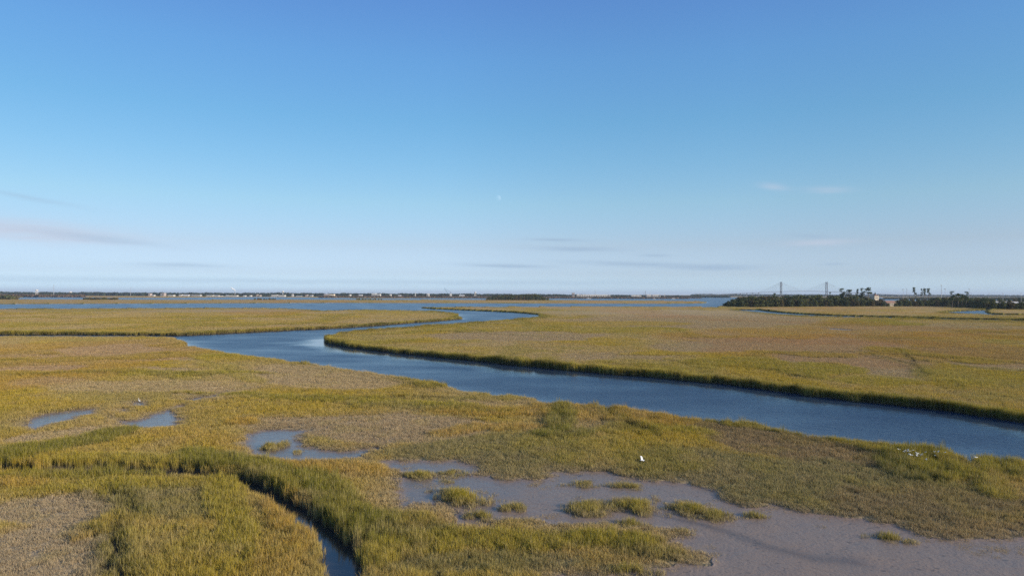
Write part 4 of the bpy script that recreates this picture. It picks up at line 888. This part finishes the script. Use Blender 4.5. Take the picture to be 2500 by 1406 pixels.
def right_shore():
    # cream tower building with a cupola
    D = 940; q = lambda x, y: at(x, y, D); c = q(2140.5, 725); e = empty('tower_building', (c.x, D, .2), 'cream tower building with a hipped roof and dark cupola beside the big pine', 'building')
    zt = q(0, 715.6).z; k = D / F
    m = MB(); m.box((0, 4, -.4), (10.5 * k, 8, zt)); m.build('wall', CREAM, e)
    r = MB(); r.box((0, 4, zt - .38), (11.5 * k, 9, 1.4), top=.35); r.build('roof', ROOFR, e)
    m = MB(); m.lathe([(.9, zt + 1.0), (.9, zt + 2.6), (1.05, zt + 2.7), (.6, zt + 3.6), (.12, zt + 4.2), (.05, zt + 5.4)], (0, 4, 0), 8); m.build('cupola', DARK, e)
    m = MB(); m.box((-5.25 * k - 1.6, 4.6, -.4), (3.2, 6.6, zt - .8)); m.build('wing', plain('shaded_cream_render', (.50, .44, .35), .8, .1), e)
    for dz in (.45, .72):
        for dx in (-1.3, 0, 1.3): m = MB(); m.box((dx, -.05, zt * dz), (.55, .12, 1.3)); m.build('window', GLASS, e)
    building('low_house', 2166, 2185, 734.5, 905, CREAM, ROOFR, 'low white-walled house with a red-brown roof in the gap between the woods', 'gable', None, 9, 5, 'house')
    for i, (x0, x1, yt, w, r, lab) in enumerate(((2436, 2440, 736.8, WHITE, ROOFL, 'small white house, leftmost of the pale row at far right'), (2443, 2448, 738.4, CREAM, ROOFL, 'low cream house second in the pale row at far right'), (2456, 2461, 737.2, WHITE, ROOFL, 'white house in the middle of the pale row at far right'),
        (2463, 2469, 738.6, CREAM, ROOFR, 'cream house with a brown roof in the pale row at far right'), (2476, 2483, 736.6, WHITE, ROOFL, 'bright white house beside the second utility pole'), (2486, 2490, 737.2, PINK, ROOFL, 'pinkish house left of the rightmost utility pole'), (2492, 2512, 737.8, GREY, ROOFL, 'long grey-green roofed building at the right picture edge'))):
        building('small_house', x0, x1, yt, 1010 + i * 3, w, r, lab, 'gable', 'pale houses at far right', 9, 2, 'house')
    def pole(name, x, yt, D, lab, rad, arm, mat=STEEL, grp=None, head=False):
        p = at(x, 725, D); z = at(x, yt, D).z; e = empty(name, (p.x, D, .2), lab, 'pole' if not head else 'light mast', grp)
        m = MB(); m.tube([(0, 0, -.4), (0, 0, z)], [rad, rad * .6], 8); m.build('pole', mat, e)
        if head:
            m = MB(); m.lathe([(rad, z - .9), (arm / 2, z - .7), (arm / 2, z - .35), (rad, z)], n=12); m.build('lamp_head', mat, e)
        elif arm:
            m = MB(); m.box((0, 0, z - 1.0), (arm, .22, .25)); m.build('crossarm', mat, e)
            for s in (-1, 1): m = MB(); m.tube([(s * arm * .42, 0, z - .7), (s * arm * .42, 0, z - .25)], .12, 6); m.build('insulator', mat, e)
    G = 'light masts above the right wood'; PALE = plain('galvanised_steel', (.42, .44, .46), .5, .1, .5)
    pole('light_mast', 2205, 706, 1100, 'slim light mast with a flat ring head, leftmost above the right wood', .28, 3.2, PALE, G, True)
    pole('light_mast', 2214, 704.5, 1050, 'thicker plain mast just right of the leftmost ring-headed mast', .38, 1.0, PALE, G, True)
    pole('light_mast', 2298.5, 696, 980, 'tallest thick mast over the right wood', .42, 1.1, PALE, G, True)
    pole('light_mast', 2307.5, 704.5, 990, 'ring-headed mast just right of the tallest mast', .26, 2.6, PALE, G, True)
    pole('light_mast', 2366.5, 705, 1000, 'slim ring-headed mast right of the pine cluster', .2, 2.4, PALE, G, True)
    pole('light_mast', 2371, 715, 1300, 'short faint mast between the pine cluster and the utility poles', .25, .8, PALE, G, True)
    G = 'utility poles at the right edge'
    pole('utility_pole', 2414.5, 715, 1020, 'leftmost of the three utility poles above the right houses', .24, 2.4, PALE, G)
    pole('utility_pole', 2448.5, 715, 990, 'middle one of the three utility poles above the right houses', .26, 2.4, PALE, G)
    pole('utility_pole', 2492.8, 715, 960, 'rightmost of the three utility poles, at the picture edge', .26, 2.4, PALE, G)
    pole('utility_pole', 2192.5, 716.5, 1500, 'faint utility pole left of the light masts', .25, 3, PALE, G)
    pole('utility_pole', 2218, 716, 1500, 'faint utility pole right of the leftmost light masts', .25, 3, PALE, G)
right_shore()

# ------------------------------------------------------------------ birds
FEATH = plain('white_feathers', (.86, .86, .84), .7, .04, 3.0); BEAK = plain('dark_beak', (.05, .045, .03), .4, .1, 5.0)
def wing_mesh(s, up):
    v = []; f = []; n = 7
    for i in range(n):
        t = i / (n - 1); x = s * (.04 + .46 * t); z = .03 + up * (.30 * math.sin(t * 1.9)) ; ch = .17 * (1 - .25 * t) * (1 if t < .85 else .55); sw = .10 * t * t
        for yy, dz in ((.10 - sw, 0), (.02 - sw, .018 * (1 - t)), (-ch + .02 - sw, -.004)): v.append((x, yy, z + dz))
        for yy in (.10 - sw, -ch + .02 - sw): pass
    for i in range(n - 1):
        a = i * 3; f += [(a, a + 1, a + 4, a + 3), (a + 1, a + 2, a + 5, a + 4)]
    lo = [(x, y, z - .008) for x, y, z in v]; k = len(v); v += lo; f += [tuple(reversed([j + k for j in q])) for q in f[:]]
    f += [(i * 3, (i + 1) * 3, (i + 1) * 3 + k, i * 3 + k) for i in range(n - 1)] + [((i + 1) * 3 + 2, i * 3 + 2, i * 3 + 2 + k, (i + 1) * 3 + 2 + k) for i in range(n - 1)]
    me = bpy.data.meshes.new('wing'); me.from_pydata(v, [], f); me.update(); me.materials.append(FEATH); return me
def body_mesh(standing):
    m = MB()
    if standing: pts = [(0, -.26, .30), (0, -.16, .34), (0, 0, .40), (0, .10, .46), (0, .13, .56), (0, .09, .66), (0, .13, .74), (0, .19, .75), (0, .24, .745)]; rad = [.015, .055, .085, .055, .022, .018, .026, .022, .010]
    else: pts = [(0, -.30, 0), (0, -.20, .01), (0, -.05, .0), (0, .10, .01), (0, .19, .0), (0, .22, -.03), (0, .27, .0), (0, .31, .01)]; rad = [.03, .05, .075, .065, .04, .032, .032, .012]
    m.tube(pts, rad, 10); return m.mesh('body', FEATH, True)
def beak_mesh(p): m = MB(); m.tube([p, (p[0], p[1] + .11, p[2] - .01)], [.011, .002], 6); return m.mesh('beak', BEAK)
def legs_mesh(standing, s):
    m = MB()
    if standing: m.tube([(s * .035, .02, .36), (s * .035, .0, .2), (s * .035, .02, .0), (s * .035, .07, .0)], .007, 5)
    else: m.tube([(s * .02, -.24, -.01), (s * .02, -.42, -.02), (s * .02, -.47, -.03)], .008, 5)
    return m.mesh('leg', BEAK)
FB = dict(body=body_mesh(False), beak=beak_mesh((0, .31, .01)), wr=[wing_mesh(1, u) for u in (1.0, .35, -.35)], wl=[wing_mesh(-1, u) for u in (1.0, .35, -.35)], leg=[legs_mesh(False, s) for s in (-1, 1)])
def flying(x, y, D, sc, yaw, u, label, group=None, roll=0.0, name='egret', cat='bird'):
    p = at(x, y, D); e = empty(name, p, label, cat, group); e.rotation_euler = (0, roll, yaw); e.scale = (sc,) * 3
    link('body', FB['body'], e); link('beak', FB['beak'], e); link('wing', FB['wr'][u], e); link('wing', FB['wl'][u], e)
    for l in FB['leg']: link('leg', l, e)
flying(1568, 1123, 54, .6, R(-75), 0, 'white egret in flight with raised wings over the grass behind the mud pan', roll=R(25))
e = empty('egret', tuple(at(339.5, 988.5, CAMH * F / (987.5 - HOR(339)))[:2]) + (PLAT - .12,), 'small white egret standing at the tiny pool on the left', 'bird', rz=R(60)); e.scale = (.9,) * 3
link('body', body_mesh(True), e); link('beak', beak_mesh((0, .24, .745)), e)
for s in (-1, 1): link('leg', legs_mesh(True, s), e)
FL = [(925, 183), (985, 192), (1015, 190), (1028, 200), (1022, 232), (1042, 240), (1055, 238), (1062, 190), (1090, 215), (1113, 218), (1105, 232), (1100, 243), (1145, 235), (1185, 208), (1268, 205), (1308, 205), (1370, 212), (1420, 200), (1275, 240), (1192, 283), (1132, 250), (980, 205), (1005, 203)]
g_ = random.Random(9)
for i, (a, b) in enumerate(FL):
    flying(1960 + a / 3.95, 1050 + b / 3.95 , 58 + g_.uniform(-3, 3), .24, g_.uniform(0, 6.28), g_.choice((0, 1, 1, 2)), 'small white bird in the low flock above the grass at the right', 'flock of white birds over the right bank', g_.uniform(-.4, .4), 'shorebird')
flying(1960 + 1672 / 3.95, 1050 + 260 / 3.95, 58, .5, R(100), 1, 'single white bird apart from the flock, at the far right', None, .2, 'shorebird')

# ------------------------------------------------------------------ the pale day moon, lit by the same sun
def moon():
    D = 40000.0; p = at(1216, 484, D); r = 6.9 * D / F
    m = Mat('moon_dust'); no = m.noise(3.0, 4, m.n('ShaderNodeTexCoord').outputs['Object'])
    d = m.n('ShaderNodeBsdfDiffuse', {'Color': m.mix(no, (.025, .025, .025), (.075, .075, .075))}); t = m.n('ShaderNodeBsdfTransparent')
    a = m.n('ShaderNodeAddShader', {0: d.outputs[0], 1: t.outputs[0]})
    bf = m.n('ShaderNodeNewGeometry').outputs['Backfacing']
    m.surf(m.n('ShaderNodeMixShader', {0: bf, 1: a.outputs[0], 2: t.outputs[0]}).outputs[0])
    b = MB(); n = 24; b.lathe([(math.sin(i * math.pi / n) + 1e-4, -math.cos(i * math.pi / n)) for i in range(n + 1)], n=32)
    o = b.build('moon', m.m, None, True); o.location = p; o.scale = (r,) * 3
    tag(o, 'pale gibbous day moon low in the blue sky', 'moon')
moon()
# ------------------------------------------------------------------ haze
HAZE = 0.000042
if HAZE:
    m = Mat('haze_air'); v = m.n('ShaderNodeVolumePrincipled', {'Color': (.70, .83, 1.0, 1), 'Density': HAZE, 'Anisotropy': 0.0})
    m.L.new(v.outputs[0], m.out.inputs['Volume'])
    b = MB(); b.box((0, 27000, -1.6), (110000, 60000, 172)); o = b.build('haze', m.m); tag(o, kind='stuff')
